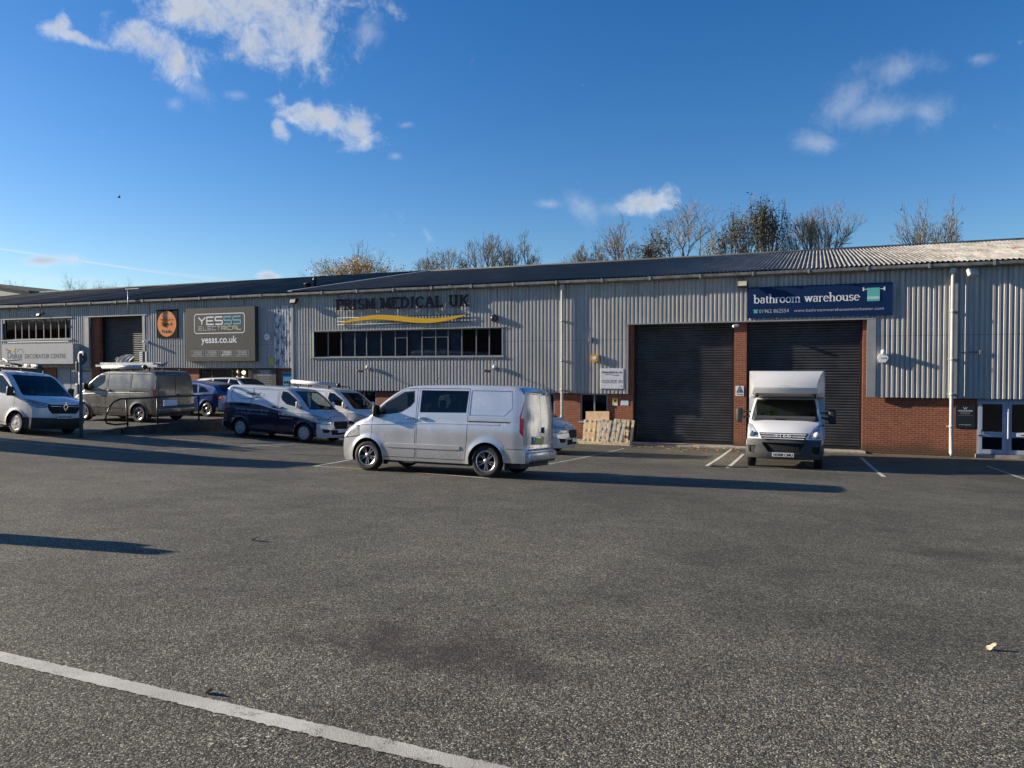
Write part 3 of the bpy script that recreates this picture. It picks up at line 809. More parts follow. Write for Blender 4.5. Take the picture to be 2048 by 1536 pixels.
def strokes(font, s, x, z, w, h, y, sw, gap=.22, thin=None, mat=None, parent=None, name='lettering', serif=.0, thick=0):
    """squared or serif letters fitted to width w"""
    tot = sum(font[c][1] for c in s) + gap*(len(s)-1); k = w/tot; bm = bmesh.new(); cx = x; dy = 0
    for c in s:
        g = font[c]
        for i, pl_ in enumerate(g[0]):
            stroke(bm, [(cx+px*k, z+py*h) for px, py in pl_], sw, y-.0007*i, thin=thin)
        if serif:
            for px, py in g[2]: stroke(bm, [(cx+px*k-serif/2, z+py*h), (cx+px*k+serif/2, z+py*h)], thin or sw*.4, y-.0031)
        cx += (g[1]+gap)*k
    bm.normal_update()
    for f in bm.faces:
        if f.normal.y > 0: f.normal_flip()
    if thick:
        r = bmesh.ops.extrude_face_region(bm, geom=bm.faces[:]); bmesh.ops.translate(bm, verts=[v for v in r['geom'] if isinstance(v, bmesh.types.BMVert)], vec=(0, -thick, 0))
        bmesh.ops.recalc_face_normals(bm, faces=bm.faces[:])
    return mk(name, bm, mat, parent)
def rrect(x0, x1, z0, z1, r, n=6):
    return arc(x1-r, z1-r, r, r, 0, 90, n) + arc(x0+r, z1-r, r, r, 90, 180, n) + arc(x0+r, z0+r, r, r, 180, 270, n) + arc(x1-r, z0+r, r, r, 270, 360, n)
def outline(pts_, w, y, mat, parent, name='border'):
    bm = bmesh.new(); stroke(bm, pts_, w, y, closed=True); bm.normal_update()
    for f in bm.faces:
        if f.normal.y > 0: f.normal_flip()
    return mk(name, bm, mat, parent)
def shape(polys, y, mat, parent, name='emblem', thick=.004):
    bm = bmesh.new()
    for i, p_ in enumerate(polys): prism(bm, p_, y-thick-.0009*i, y)
    return mk(name, bm, mat, parent)
def board(name, px0, px1, zt, zb, y1, depth, mat, label, cat, bevel=.008, group=None):
    x0, x1 = fx(px0, y1-depth), fx(px1, y1-depth)
    o = empty(name, (x0, y1-depth, zb), label, cat, group)
    w, h = x1-x0, zt-zb
    bm = bmesh.new(); box(bm, 0, w, 0, depth, 0, h)
    if bevel: bmesh.ops.bevel(bm, geom=bm.edges[:], offset=bevel, segments=1, affect='EDGES')
    mk('board', bm, mat, o)
    return o, w, h
YC = FS-.178                                        # face of the cladding ribs

# --- grey electrical wholesaler board
o, w, h = board('shop_sign', 372.5, 510.5, fz(440, 615, 30.57), fz(440, 722.5, 30.57), YC, .26, flat('sign_charcoal', (.055, .058, .054)), 'big square charcoal sign reading YESSS ELECTRICAL with web address', 'sign')
outline(rrect(.12*w+.05, .855*w, .525*h, .885*h, .14), .045, -.004, L_WHITE, o)
strokes(SQ, 'YES', .19*w, .69*h, .35*w, .135*h, -.005, .075, .22, mat=L_WHITE, parent=o)
strokes(SQ, 'SS', .565*w, .69*h, .235*w, .135*h, -.005, .075, .22, mat=L_BLUE, parent=o)
strokes(SQ, 'ELECT', .195*w, .585*h, .32*w, .065*h, -.005, .035, .3, mat=L_SILV, parent=o); strokes(SQ, 'RICAL', .531*w, .585*h, .275*w, .065*h, -.005, .035, .3, mat=L_CREAM, parent=o)
text('yesss.co.uk', .23*w, -.005, .345*h, .52*w, .13*h, L_WHITE, o, bold=.02)
for i, (t_, m_) in enumerate((('INDUSTRIAL', L_SILV), ('EV ENERGY', L_SILV), ('SECURITY', L_WHITE), ('LIGHTING', L_SILV))):
    x = (.075+.215*i)*w; outline(rrect(x, x+.19*w, .09*h, .20*h, .03), .014, -.004, L_SILV, o)
    strokes(SQ, 'YESSS', x+.03*w, .15*h, .13*w, .032*h, -.005, .018, .25, mat=m_, parent=o); text(t_, x+.02*w, -.005, .108*h, .15*w, .028*h, m_, o, bold=.02)
# --- orange roundel sign
o, w, h = board('trade_sign', 313.5, 356, fz(335, 619, 30.75), fz(335, 675, 30.75), YC, .05, pm('sign_dark_teal', (.007, .012, .014), .8, spec=.08), 'square dark sign with an orange disc reading Trade & Public', 'sign')
disc = lambda cx, cz, rx, rz, n=40: [(cx+rx*math.cos(2*math.pi*k/n), cz+rz*math.sin(2*math.pi*k/n)) for k in range(n)]
shape([disc(w/2, h*.49, w*.44, h*.46)], -.002, flat('sign_orange', (.72, .22, .045)), o, 'orange_disc')
for t_, a, b in (('Trade &', .57, .10), ('Public', .30, .10)): text(t_, w*(.22 if 'T' in t_ else .27), -.009, h*(a-.14), w*(.56 if 'T' in t_ else .48), h*.12, L_BLACK, o, bold=.03)
text("We're Open to", w*.2, -.009, h*.61, w*.62, h*.06, L_BLACK, o, bold=.02); strokes(SQ, 'YESSS', w*.3, h*.76, w*.4, h*.07, -.009, .03, .25, mat=L_SILV, parent=o)
# --- small electrical board beside its door, blue poster
o, w, h = board('door_sign', 506.5, 552, fz(530, 737.5, 30.9), 1.35, FS-.02, .08, flat('sign_charcoal_small', (.075, .08, .08)), 'narrow charcoal board with outlined YESSS logo left of the blue poster', 'sign')
outline(rrect(.2*w, .78*w, .80*h, .95*h, .05), .02, -.004, L_SILV, o)
strokes(SQ, 'YESSS', .26*w, .885*h, .46*w, .042*h, -.005, .028, .25, mat=L_SILV, parent=o); strokes(SQ, 'ELECTRICAL', .26*w, .825*h, .46*w, .035*h, -.005, .014, .3, mat=L_SILV, parent=o)
text('WE ARE OPEN', .32*w, -.005, .715*h, .36*w, .03*h, L_SILV, o)
for i in range(4): text('Trade & Public Welcome', (.18+.02*i)*w, -.005, (.655-.06*i)*h, (.64-.04*i)*w, .028*h, L_SILV, o)
o, w, h = board('poster', 564.5, 584.5, fz(575, 744, 30.95), 1.6, FS-.005, .03, flat('poster_blue', (.05, .23, .38)), 'bright blue poster on brick left of the ribbed cladding', 'poster')
text('OPENING TIMES', .1*w, -.005, .88*h, .8*w, .05*h, L_NAVY, o)
shape([disc(w*(.25+.25*(i % 3)), h*(.62-.16*(i//3)), w*.09, h*.045, 16) for i in range(6)], -.002, L_NAVY, o, 'pictogram')
# --- decorators' fascia
o, w, h = board('fascia_sign', 4, 146.5, fz(75, 688, 30.4), fz(75, 728, 30.4), FS-.15, .42, flat('sign_light_grey', (.42, .43, .43)), 'pale grey projecting fascia reading Dulux Decorator Centre', 'sign')
text('Dulux', .085*w, -.005, .28*h, .215*w, .36*h, L_GREY, o); text('DECORATOR CENTRE', .335*w, -.005, .28*h, .57*w, .24*h, L_GREY, o)
shape([arc(.10*w, .84*h, .05*w, .16*h, 180, 300, 8) + [(.14*w, .60*h)]], -.002, flat('leaf_red', (.45, .12, .06)), o, 'red_leaf'); shape([arc(.165*w, .82*h, .04*w, .2*h, 200, 360, 8)], -.004, flat('leaf_yellow', (.55, .48, .15)), o, 'yellow_leaf')
bm = bmesh.new(); stroke(bm, arc(.27*w, .56*h, .045*w, .2*h, -10, 170, 12), .03, -.006); mk('swirl', bm, L_GREY, o)
bm = bmesh.new(); rbox(bm, (.5*w, .10, h+.13), (.86*w, .09, .06), .02); mk('strip_light', bm, L_WHITE, o)
# --- carved style lettering on rails over the long window
lx0, lx1 = fx(681), fx(943)
o = empty('letter_sign', (lx0, YC-.10, 0), 'navy serif letters PRISM MEDICAL UK on rails over a gold wave', 'sign')
yb = 0; W = lx1-lx0
strokes(SER, 'PRISM MEDICAL UK', 0, fz(810, 615.5, YC), W, .46, -.03, .12, .14, thin=.06, serif=.20, mat=L_NAVY, parent=o, thick=.03)
bm = bmesh.new()
for y in (632.5, 640, 646.5): tube(bm, [(0, .03, fz(810, y, YC)), (W, .03, fz(810, y, YC))], .022, 8)
for y in (617.5,): tube(bm, [(0, .03, fz(810, y, YC)), (W, .03, fz(810, y, YC))], .009, 6)
for k in range(8): tube(bm, [(W*k/7, .04, fz(810, 646.5, YC)), (W*k/7, .04, fz(810, 632.5, YC))], .012, 6)
mk('rail', bm, M_POST, o)
up_, lo_ = [], []
for k in range(41):
    t_ = k/40; zc = fz(810, 638, YC) + .17*math.sin(2*math.pi*(t_*.98+.0))*(1 if t_ < .5 else 1.05) + .26*(t_-.5); hw_ = .115*math.sin(math.pi*t_)**.6 + .008
    up_.append((.03*W+t_*.95*W, zc+hw_)); lo_.append((.03*W+t_*.95*W, zc-hw_))
bm = bmesh.new()
for i in range(40): prism(bm, [up_[i], up_[i+1], lo_[i+1], lo_[i]], -.035, -.02)
bmesh.ops.remove_doubles(bm, verts=bm.verts[:], dist=.0002)
mk('gold_wave', bm, flat('gold', (.62, .36, .015)), o)
# --- blue bathroom sign
bx0, bx1 = fx(1494.5, YC), fx(1783, YC); zt_, zb_ = fz(1640, 570, YC), fz(1640, 633.5, YC)
o = empty('bathroom_sign', (bx0, YC-.06, zb_), 'long navy blue sign reading bathroom warehouse with a teal towel', 'sign'); w, h = bx1-bx0, zt_-zb_
M_BSG = flat('sign_navy', (.006, .024, .085), .35)
bm = bmesh.new(); box(bm, 0, w*.487-.004, 0, .05, 0, h); box(bm, w*.487+.004, w, 0, .05, 0, h); mk('board', bm, M_BSG, o)
strokes(SER, 'bathroom', .045*w, .48*h, .335*w, .27*h, -.006, .050, .04, thin=.022, serif=.085, mat=L_WHITE, parent=o)
strokes(SER, 'warehouse', .41*w, .48*h, .375*w, .27*h, -.006, .050, .04, thin=.022, serif=.085, mat=L_WHITE, parent=o)
text('01962 862554', .085*w, -.006, .16*h, .215*w, .125*h, L_SILV, o); text('www.bathroomwarehousewinchester.com', .335*w, -.006, .17*h, .61*w, .095*h, L_SILV, o)
shape([[(.045*w, .16*h), (.075*w, .16*h), (.070*w, .235*h), (.05*w, .235*h)], [(.042*w, .24*h), (.078*w, .24*h), (.078*w, .275*h), (.042*w, .275*h)]], -.002, L_TEAL, o, 'telephone')
shape([[(.808*w, .80*h), (.948*w, .80*h), (.948*w, .82*h), (.808*w, .82*h)], [(.805*w, .76*h), (.815*w, .76*h), (.815*w, .87*h), (.805*w, .87*h)], [(.943*w, .76*h), (.953*w, .76*h), (.953*w, .87*h), (.943*w, .87*h)]], -.002, L_WHITE, o, 'towel_rail')
shape([[(.835*w, .44*h), (.918*w, .44*h), (.918*w, .85*h), (.835*w, .85*h)]], -.006, L_TEAL, o, 'towel'); shape([[(.836*w, .50*h), (.917*w, .50*h), (.917*w, .58*h), (.836*w, .58*h)]], -.0115, flat('pale_teal', (.40, .66, .60)), o, 'towel_stripe')
# --- goods in
o, w, h = board('goods_sign', 1200.5, 1247, fz(1223, 737, YC), fz(1223, 777.5, YC), YC, .03, flat('sign_white', (.60, .62, .63)), 'white GOODS IN sign under the orange bell box', 'sign')
text('GOODS IN', .08*w, -.005, .28*h, .86*w, .17*h, L_GREY, o); strokes(SER, 'PRISM MEDICAL UK', .07*w, .77*h, .86*w, .08*h, -.005, .02, .12, thin=.01, mat=L_GREY, parent=o)
bm = bmesh.new(); stroke(bm, [((.2+.6*k/16)*w, (.69+.03*math.sin(2*math.pi*k/16))*h) for k in range(17)], .022, -.005); mk('wave', bm, L_GREY, o)
bm = bmesh.new(); stroke(bm, [(.86*w, .17*h), (.90*w, .10*h), (.94*w, .17*h)], .012, -.005); mk('arrow', bm, L_GREY, o)
# --- warning sign on the brick pier
o, w, h = board('warning_sign', 1471.5, 1488, fz(1480, 772, FS), fz(1480, 792, FS), FS-.002, .012, L_WHITE, 'white sign with a black warning triangle on the brick pier', 'sign', .002)
bm = bmesh.new(); stroke(bm, [(.15*w, .38*h), (.85*w, .38*h), (.5*w, .93*h)], .028, -.004, closed=True); mk('triangle', bm, L_BLACK, o)
shape([[(.36*w, .46*h), (.66*w, .46*h), (.60*w, .56*h), (.40*w, .56*h)], [(.46*w, .56*h), (.54*w, .56*h), (.5*w, .70*h)]], -.003, L_BLACK, o, 'pictogram')
text('Warning', .12*w, -.004, .12*h, .76*w, .12*h, L_BLACK, o, bold=.03)
# --- small notices
def notice(px0, px1, py0, py1, mat, label, y1=FS-.002, name='notice', lines=0, lm=L_GREY, cat='notice', band=None):
    o, w, h = board(name, px0, px1, fz((px0+px1)/2, py0, y1), fz((px0+px1)/2, py1, y1), y1, .012, mat, label, cat, .002)
    if band: shape([[(0.04*w, h*.35), (.96*w, h*.35), (.96*w, h*.97), (.04*w, h*.97)]], -.001, band, o, 'coloured_panel', .003)
    if lines:
        bm = bmesh.new(); rnd = random.Random(px0)
        for i in range(lines): z = h*(.88-.76*i/max(1, lines-1)); x = w*.1; prism(bm, [(x, z-h*.02), (x+w*rnd.uniform(.5, .8), z-h*.02), (x+w*.7, z+h*.02), (x, z+h*.02)], -.006, -.004)
        mk('printed_lines', bm, lm, o)
    return o, w, h
YEL = flat('notice_yellow', (.62, .52, .04))
o, w, h = notice(1225, 1235.5, 797, 811, L_WHITE, 'small yellow and white notice on brick right of the two-pane window', band=YEL)
shape([disc(w*.5, h*.68, w*.2, h*.16, 14)], -.005, L_BLACK, o, 'pictogram')
notice(1242, 1257, 800, 811, L_WHITE, 'small white and pale blue notice on brick beside the roller door', lines=3, lm=L_BLUE)
notice(279, 293.5, 703, 730, L_WHITE, 'tall white printed notice at the right edge of the far roller door', YC, lines=6)
notice(539.5, 547, 717, 729, YEL, 'small yellow sign on grey cladding right of the big charcoal sign', YC)
# --- black lifestyle showroom board (its matrix code is left out)
o, w, h = board('showroom_sign', 1912, 1951.5, fz(1932, 811, FS), fz(1932, 856, FS), FS-.005, .03, flat('sign_black', (.022, .026, .032), .4), 'black WINCHESTER board on brick between the downpipe and glass door', 'sign')
bm = bmesh.new(); stroke(bm, [(.40*w, .93*h), (.46*w, .84*h), (.50*w, .91*h), (.54*w, .84*h), (.60*w, .93*h)], .012, -.004); mk('monogram', bm, L_WHITE, o)
text('WINCHESTER', .12*w, -.004, .74*h, .76*w, .055*h, L_WHITE, o, bold=.02); text('LIFESTYLE', .28*w, -.004, .68*h, .44*w, .03*h, L_SILV, o); text('SHOWROOM', .25*w, -.004, .62*h, .5*w, .035*h, L_SILV, o)
shape([[(.12*w, .555*h), (.88*w, .555*h), (.88*w, .56*h), (.12*w, .56*h)]], -.002, L_SILV, o, 'rule'); text('01962 862554', .2*w, -.004, .13*h, .6*w, .035*h, L_WHITE, o)

# ------------------------------------------------------------------ fittings on the wall
def flood(px, py, label, y=YC, k=1.0, yaw=0, white=False, depth=.28):
    o = empty('floodlight', (fx(px, y-depth), y-depth, fz(px, py, y-depth)), label, 'floodlight', 'floodlights under the eaves')
    r = Matrix.Rotation(R(yaw), 4, 'Z') @ Matrix.Rotation(R(-22), 4, 'X')
    bm = bmesh.new(); rbox(bm, (0, 0, 0), (.34*k, .14, .24*k), .025, r); mk('housing', bm, M_BLACK if not white else L_SILV, o)
    bm = bmesh.new(); rbox(bm, (r @ Vector((0, -.072, -.005))), (.28*k, .012, .18*k), .004, r); mk('lens', bm, pm('lamp_glass', (.48, .45, .33), .3), o)
    bm = bmesh.new(); tube(bm, [(0, .05, .02), (0, depth-.01, .10)], .022, 8); box(bm, -.07, .07, depth-.02, depth, .02, .18); mk('bracket', bm, M_BLACK, o)
flood(1484, 568.5, 'black floodlight at the left end of the navy bathroom sign', k=1.15)
flood(1943, 545, 'tilted pale floodlight under the gutter right of the thick downpipe', k=1.1, yaw=30, white=True)
flood(588, 603, 'black floodlight under the gutter above the peeling cladding')
flood(79, 630, 'small black floodlight above the high window at far left', k=.8)
def camera_arm(px, py, label, y=YC):
    o = empty('security_camera', (fx(px, y), y, fz(px, py, y)), label, 'security camera', 'security cameras on the wall')
    bm = bmesh.new(); tube(bm, [(0, -.01, .10), (0, -.22, .10), (0, -.46, .02)], .022, 8); rbox(bm, (0, -.01, .10), (.12, .03, .16), .01); mk('arm', bm, M_LEAD, o)
    bm = bmesh.new(); bmesh.ops.create_uvsphere(bm, u_segments=14, v_segments=9, radius=.085); bmesh.ops.translate(bm, verts=bm.verts[:], vec=(0, -.12, .19)); mk('dome', bm, L_WHITE, o, smooth=True)
    bm = bmesh.new(); rbox(bm, (-.22, -.45, .0), (.30, .11, .11), .03, Matrix.Rotation(R(8), 4, 'Y')); mk('body', bm, M_DARK, o)
camera_arm(738, 742, 'bracket camera and white dome below the left part of the long window'); camera_arm(991, 742, 'bracket camera and white dome below the right end of the long window')
def fitting(name, px, py, parts, label, cat, y=YC):
    o = empty(name, (fx(px, y), y, fz(px, py, y)), label, cat)
    for nm, fn, m_ in parts: bm = bmesh.new(); fn(bm); mk(nm, bm, m_, o)
hexp = lambda r: [(r*math.cos(R(60*k+0)), r*math.sin(R(60*k+0))) for k in range(6)]
fitting('bell_box', 1190.5, 716, [('casing', lambda b: prism(b, [(-.15, .14), (.15, .14), (.15, -.08), (.09, -.16), (-.09, -.16), (-.15, -.08)], -.12, 0), flat('bell_orange', (.60, .33, .06))), ('face', lambda b: prism(b, disc(0, 0, .09, .07, 16), -.128, -.121), L_WHITE)], 'orange and yellow alarm bell box above the goods in sign', 'alarm')
fitting('bell_box', 1765, 716, [('casing', lambda b: prism(b, hexp(.19), -.13, 0), L_WHITE), ('dome', lambda b: rbox(b, (0, -.16, .22), (.13, .26, .17), .05), L_WHITE), ('face', lambda b: prism(b, [(-.08, -.02), (.08, -.02), (.08, .03), (-.08, .03)], -.14, -.131), L_SILV)], 'white hexagonal alarm box with a dome on top, right of the van door', 'alarm')
fitting('bell_box', 536.5, 674, [('casing', lambda b: prism(b, disc(0, 0, .14, .18, 8), -.12, 0), L_WHITE), ('face', lambda b: prism(b, disc(0, 0, .06, .06, 10), -.127, -.121), L_SILV)], 'round white alarm box on shaded cladding beside the charcoal sign', 'alarm')
fitting('dome_lamp', 988.5, 636, [('base', lambda b: lathe(b, [(.02, -.06), (.17, -.06), (.17, 0), (.02, 0)], 20, 'y'), M_DARK), ('dome', lambda b: lathe(b, [(.15, -.061), (.14, -.13), (.10, -.18), (.04, -.205), (.005, -.21)], 20, 'y'), pm('smoked_dome', (.05, .055, .065), .15))], 'dark round dome lamp above the right end of the long window', 'lamp')
fitting('security_camera', 1473, 653, [('bracket', lambda b: rbox(b, (0, -.04, .05), (.06, .10, .06), .01), L_WHITE), ('body', lambda b: rbox(b, (-.02, -.20, .02), (.10, .30, .10), .03, Matrix.Rotation(R(14), 4, 'X') @ Matrix.Rotation(R(-40), 4, 'Z')), L_WHITE)], 'small white bullet camera at the top of the brick pier', 'security camera', FS)
fitting('bulkhead_light', 296, 684, [('body', lambda b: rbox(b, (0, -.16, 0), (.16, .30, .12), .03), L_WHITE), ('bracket', lambda b: rbox(b, (0, -.01, 0), (.08, .03, .16), .006), M_LEAD)], 'small white fitting on cladding right of the far roller door', 'lamp')
fitting('junction_box', 1180, 679, [('box', lambda b: rbox(b, (0, -.02, 0), (.14, .05, .22), .008), M_ALU)], 'small grey junction box on the rusty cladding above the orange bell box', 'electrical box')
# ------------------------------------------------------------------ vehicles: lofted bodies cut into panels
def paint(name, c, metal=.0, rough=.24, dirt=0, coat=.7, extra=None):
    m, t, b = new_mat(name); v = t.obj(); x = t.sep(v)
    n = t.noise(v, 1.6, 4)
    cc = t.mix(t.mapr(n, .3, .7), c4([k*.95 for k in c]), c4([min(1, k*1.04) for k in c]))
    if extra: cc = extra(t, v, x, cc)
    if dirt:
        n2 = t.noise(t.vscale(v, (5, 5, 9)), 1.0, 6, .7)
        f = t.math('MULTIPLY', t.math('MULTIPLY', t.mapr(x[2], 1.0, .28), t.mapr(n2, .2, .7, .6, 1)), dirt, clamp=True)
        cc = t.mix(f, cc, (.13, .115, .09, 1))
    geo = t.n('ShaderNodeNewGeometry')
    cc = t.mix(geo.outputs['Backfacing'], cc, (.03, .03, .032, 1))
    t.set(b, 'Base Color', cc)
    t.set(b, 'Metallic', t.math('MULTIPLY', t.math('SUBTRACT', 1.0, geo.outputs['Backfacing']), metal))
    t.set(b, 'Roughness', t.mapr(t.noise(v, 2.2, 3), .3, .7, max(.03, rough-.04), rough+.06))
    b.inputs['Coat Weight'].default_value = coat; b.inputs['Coat Roughness'].default_value = .05
    return m

def livery(t, v, x, cc):
    """silver grey over navy with a swoosh, rear to front"""
    xx = t.math('ADD', x[0], 2.0)
    zb = t.math('SUBTRACT', t.math('SUBTRACT', 1.27, t.math('MULTIPLY', xx, .015)), t.math('MULTIPLY', t.math('MULTIPLY', xx, xx), .026))
    zb = t.math('ADD', zb, t.math('MULTIPLY', t.math('SINE', t.math('MULTIPLY', xx, 1.5)), .05))
    f = t.math('GREATER_THAN', zb, x[2])
    f = t.math('MULTIPLY', f, t.math('LESS_THAN', x[0], 1.98)); f = t.math('MULTIPLY', f, t.math('GREATER_THAN', x[0], -2.30))
    return t.mix(f, cc, (.008, .014, .042, 1))

V_GLASS = glass('car_glass', (.72, .80, .78), .015); V_TINT = glass('tinted_glass', (.05, .055, .06), .02)
V_GLASSD = glass('windscreen_glass', (.38, .45, .44), .015)
V_RUB = pm('tyre_rubber', (.016, .016, .017), .8, bump=.2); V_TRIM = pm('vehicle_black_plastic', (.022, .023, .025), .55)
V_RIM = pm('alloy', (.36, .36, .37), .28, metal=.85, var=.05); V_RIMD = pm('rim_recess', (.02, .02, .022), .6); V_HUB = pm('hubcap_silver', (.42, .43, .45), .35, metal=.5)
V_SEAT = pm('seat_cloth', (.035, .036, .04), .9); V_CHROME = pm('chrome', (.75, .75, .76), .12, metal=1, var=.02)
V_RED = pm('lamp_red', (.28, .008, .008), .15, var=.3, coat=.6); V_LENS = pm('lamp_lens', (.42, .43, .43), .22, metal=.15, var=.45, scale=14, coat=.8)
V_PLATE = pm('plate_white', (.62, .63, .62), .4, var=.03); V_PLATEY = pm('plate_yellow', (.55, .44, .05), .4, var=.03); V_GAP = pm('panel_gap', (.012, .012, .013), .8)
V_LINE = pm('dashboard_grey', (.05, .05, .055), .7); V_SIDEL = pm('clear_side_lens', (.35, .38, .42), .15, metal=.2)

class Loft:
    NS, NC, NT_ = 18, 5, 7
    def __init__(s, tail, nose, top, hw, plan, sill, arches, bf=.32, pf=2.8, br=.05, fz_=None, rz=None, rc=(.10, .09), crown=.03, bfs=2.0):
        s.tail, s.nose = tail, nose; s.top = curve(top); s.hw = curve(hw); s.plan = curve(plan); s.sill = curve(sill); s.arches = arches
        s.bf, s.pf, s.br = bf, pf, br; s.fz = curve(fz_ or [(0, 0), (3, 0)]); s.rz = curve(rz or [(0, 0), (3, 0)]); s.rc = rc; s.crown = crown; s.bfs = bfs
    def sx(s, x): return s.P(x, .97, .5)[0]
    def inv(s, X):
        x = X
        for _ in range(12): x += X - s.sx(x)
        return x
    def W(s, x, z):
        w = s.hw(z)*s.plan(x); xs_ = s.sx(x)
        for (ax, az, ar) in s.arches:
            d = math.hypot(xs_-ax, z-az)
            if d > ar-.02: w += .022*math.exp(-((d-ar)/.06)**2)
        return w
    def bot(s, x):
        b = s.sill(x); X = s.sx(x)
        for (ax, az, ar) in s.arches:
            if abs(X-ax) < ar: b = max(b, az + math.sqrt(max(0, ar*ar-(X-ax)**2)))
        return b
    def P(s, x, y, z):
        wf = sm(s.nose-s.bfs, s.nose, x); X = x - sm(s.nose-.6, s.nose, x)*s.fz(z) - s.bf*wf*min(1.0, abs(y)/.95)**s.pf
        wr = sm(s.tail+.5, s.tail, x); X += wr*s.rz(z) + s.br*wr*min(1.0, abs(y)/.95)**4
        return (X, y, z)
    def side(s, X, z, sg=1, off=0.0):
        """the body's skin at true length X, height z"""
        x = X
        for _ in range(8):
            w = s.W(x, min(z, s.top(x)-.02)); x += X - s.P(x, w, z)[0]
        w = s.W(x, z)
        T = s.top(x); rcy, rcz = s.rc
        if z > T-rcz:
            q = min(1, (z-(T-rcz))/rcz); w = s.W(x, T-rcz) - rcy*(1-math.sqrt(max(0, 1-q*q)))
        return (X, sg*(w+off), z)
    def build(s):
        xs_ = set()
        n = int((s.nose-s.tail)/.07)
        for k in range(n+1): xs_.add(round(s.tail+(s.nose-s.tail)*k/n, 4))
        for (ax, az, ar) in s.arches:
            for k in range(-14, 15): xs_.add(round(s.inv(ax+ar*math.sin(math.pi/2*k/14)*.9999), 4))
            xs_.add(round(s.inv(ax-ar-.004), 4)); xs_.add(round(s.inv(ax+ar+.004), 4))
        for k in range(1, 6): xs_.add(round(s.nose-.012*k*k, 4)); xs_.add(round(s.tail+.012*k*k, 4))
        xs_ = sorted(x for x in xs_ if s.tail <= x <= s.nose)
        bm = bmesh.new(); grid = []
        rcy, rcz = s.rc
        for x in xs_:
            b, T = s.bot(x), s.top(x); rz_ = min(rcz, (T-b)*.35); zs = T-rz_; ws = s.W(x, zs); half = []
            for i in range(s.NS+1):
                z = b+(zs-b)*i/s.NS; half.append((s.W(x, z), z))
            for j in range(1, s.NC+1):
                a = R(90*j/s.NC); half.append((ws-rcy*(1-math.cos(a)), zs+rz_*math.sin(a)))
            wt = ws-rcy
            for j in range(1, s.NT_+1): y = wt*(1-j/s.NT_); half.append((y, T+s.crown*(1-(y/wt)**2)*(1 if s.nose-x > .05 else 0)))
            row = [bm.verts.new(s.P(x, y, z)) for y, z in half]
            row2 = [bm.verts.new(s.P(x, -y, z)) for y, z in half[:-1]]
            grid.append(row + row2[::-1])
        m = len(grid[0])
        for a, b in zip(grid, grid[1:]):
            for i in range(m-1): bm.faces.new((a[i], a[i+1], b[i+1], b[i]))
        # flat-ish end caps, rows of points across
        for row, x, flip in ((grid[-1], s.nose, False), (grid[0], s.tail, True)):
            K = 2*s.NT_; rows = []; L = s.NS+s.NC
            for i in range(L):
                A, B = row[i], row[m-1-i]; ya, yb = A.co.y, B.co.y; zz = A.co.z; r = [A]
                for k in range(1, K): r.append(bm.verts.new(s.P(x, ya+(yb-ya)*k/K, zz)))
                rows.append(r+[B])
            rows.append(row[L:m-L])
            for p_, q_ in zip(rows, rows[1:]):
                for k in range(K):
                    f = (p_[k], p_[k+1], q_[k+1], q_[k]); bm.faces.new(f if not flip else f[::-1])
        bmesh.ops.recalc_face_normals(bm, faces=bm.faces[:])
        # orientation check: roof must face up
        up = sum(f.normal.z for f in bm.faces if f.calc_center_median().z > s.top((s.nose+s.tail)/2)-.05)
        if up < 0: bmesh.ops.reverse_faces(bm, faces=bm.faces[:])
        return bm

def inpoly(p, poly):
    c = False; n = len(poly); x, y = p
    for i in range(n):
        (xa, ya), (xb, yb) = poly[i], poly[i-1]
        if (ya > y) != (yb > y) and x < (xb-xa)*(y-ya)/(yb-ya)+xa: c = not c
    return c
AX = {'L': (0, 2), 'R': (0, 2), 'F': (1, 2), 'B': (1, 2), 'T': (0, 1)}
def facing(f, d):
    n = f.normal
    return {'L': n.y > .25, 'R': n.y < -.25, 'F': n.x > .12, 'B': n.x < -.3, 'T': n.z > .3}[d]
def cut(bm, poly, d, lim=None):
    """cut a convex outline out of a skin, looking along d; returns the piece as a mesh of its own"""
    ia, ib = AX[d]; bm.normal_update()
    cxp = sum(p[0] for p in poly)/len(poly); cyp = sum(p[1] for p in poly)/len(poly)
    x0, x1 = min(p[0] for p in poly)-.01, max(p[0] for p in poly)+.01; y0, y1 = min(p[1] for p in poly)-.01, max(p[1] for p in poly)+.01
    def cand():
        out = []
        for f in bm.faces:
            if not facing(f, d): continue
            if lim and not lim(f.calc_center_median()): continue
            a = [v.co[ia] for v in f.verts]; b = [v.co[ib] for v in f.verts]
            if min(a) < x1 and max(a) > x0 and min(b) < y1 and max(b) > y0: out.append(f)
        return out
    n = len(poly)
    for i in range(n):
        (xa, ya), (xb, yb) = poly[i], poly[(i+1) % n]
        co = Vector((0, 0, 0)); no = Vector((0, 0, 0)); co[ia], co[ib] = xa, ya; no[ia], no[ib] = yb-ya, -(xb-xa)
        if no.length < 1e-6: continue
        no.normalize(); fs_ = cand(); es = set(); vs_ = set()
        for f in fs_: es.update(f.edges); vs_.update(f.verts)
        bmesh.ops.bisect_plane(bm, geom=list(vs_)+list(es)+fs_, plane_co=co, plane_no=no, dist=1e-5)
        bm.normal_update()
    ins = [f for f in cand() if inpoly((f.calc_center_median()[ia], f.calc_center_median()[ib]), poly)]
    nb = bmesh.new(); vm = {}
    for f in ins:
        for v in f.verts:
            if v not in vm: vm[v] = nb.verts.new(v.co)
        try: nb.faces.new([vm[v] for v in f.verts])
        except ValueError: pass
    bmesh.ops.delete(bm, geom=ins, context='FACES')
    nb.normal_update()
    return nb
def push(bm, d):
    bm.normal_update(); new = [(v, v.co+v.normal*d) for v in bm.verts]
    for v, c in new: v.co = c
    return bm
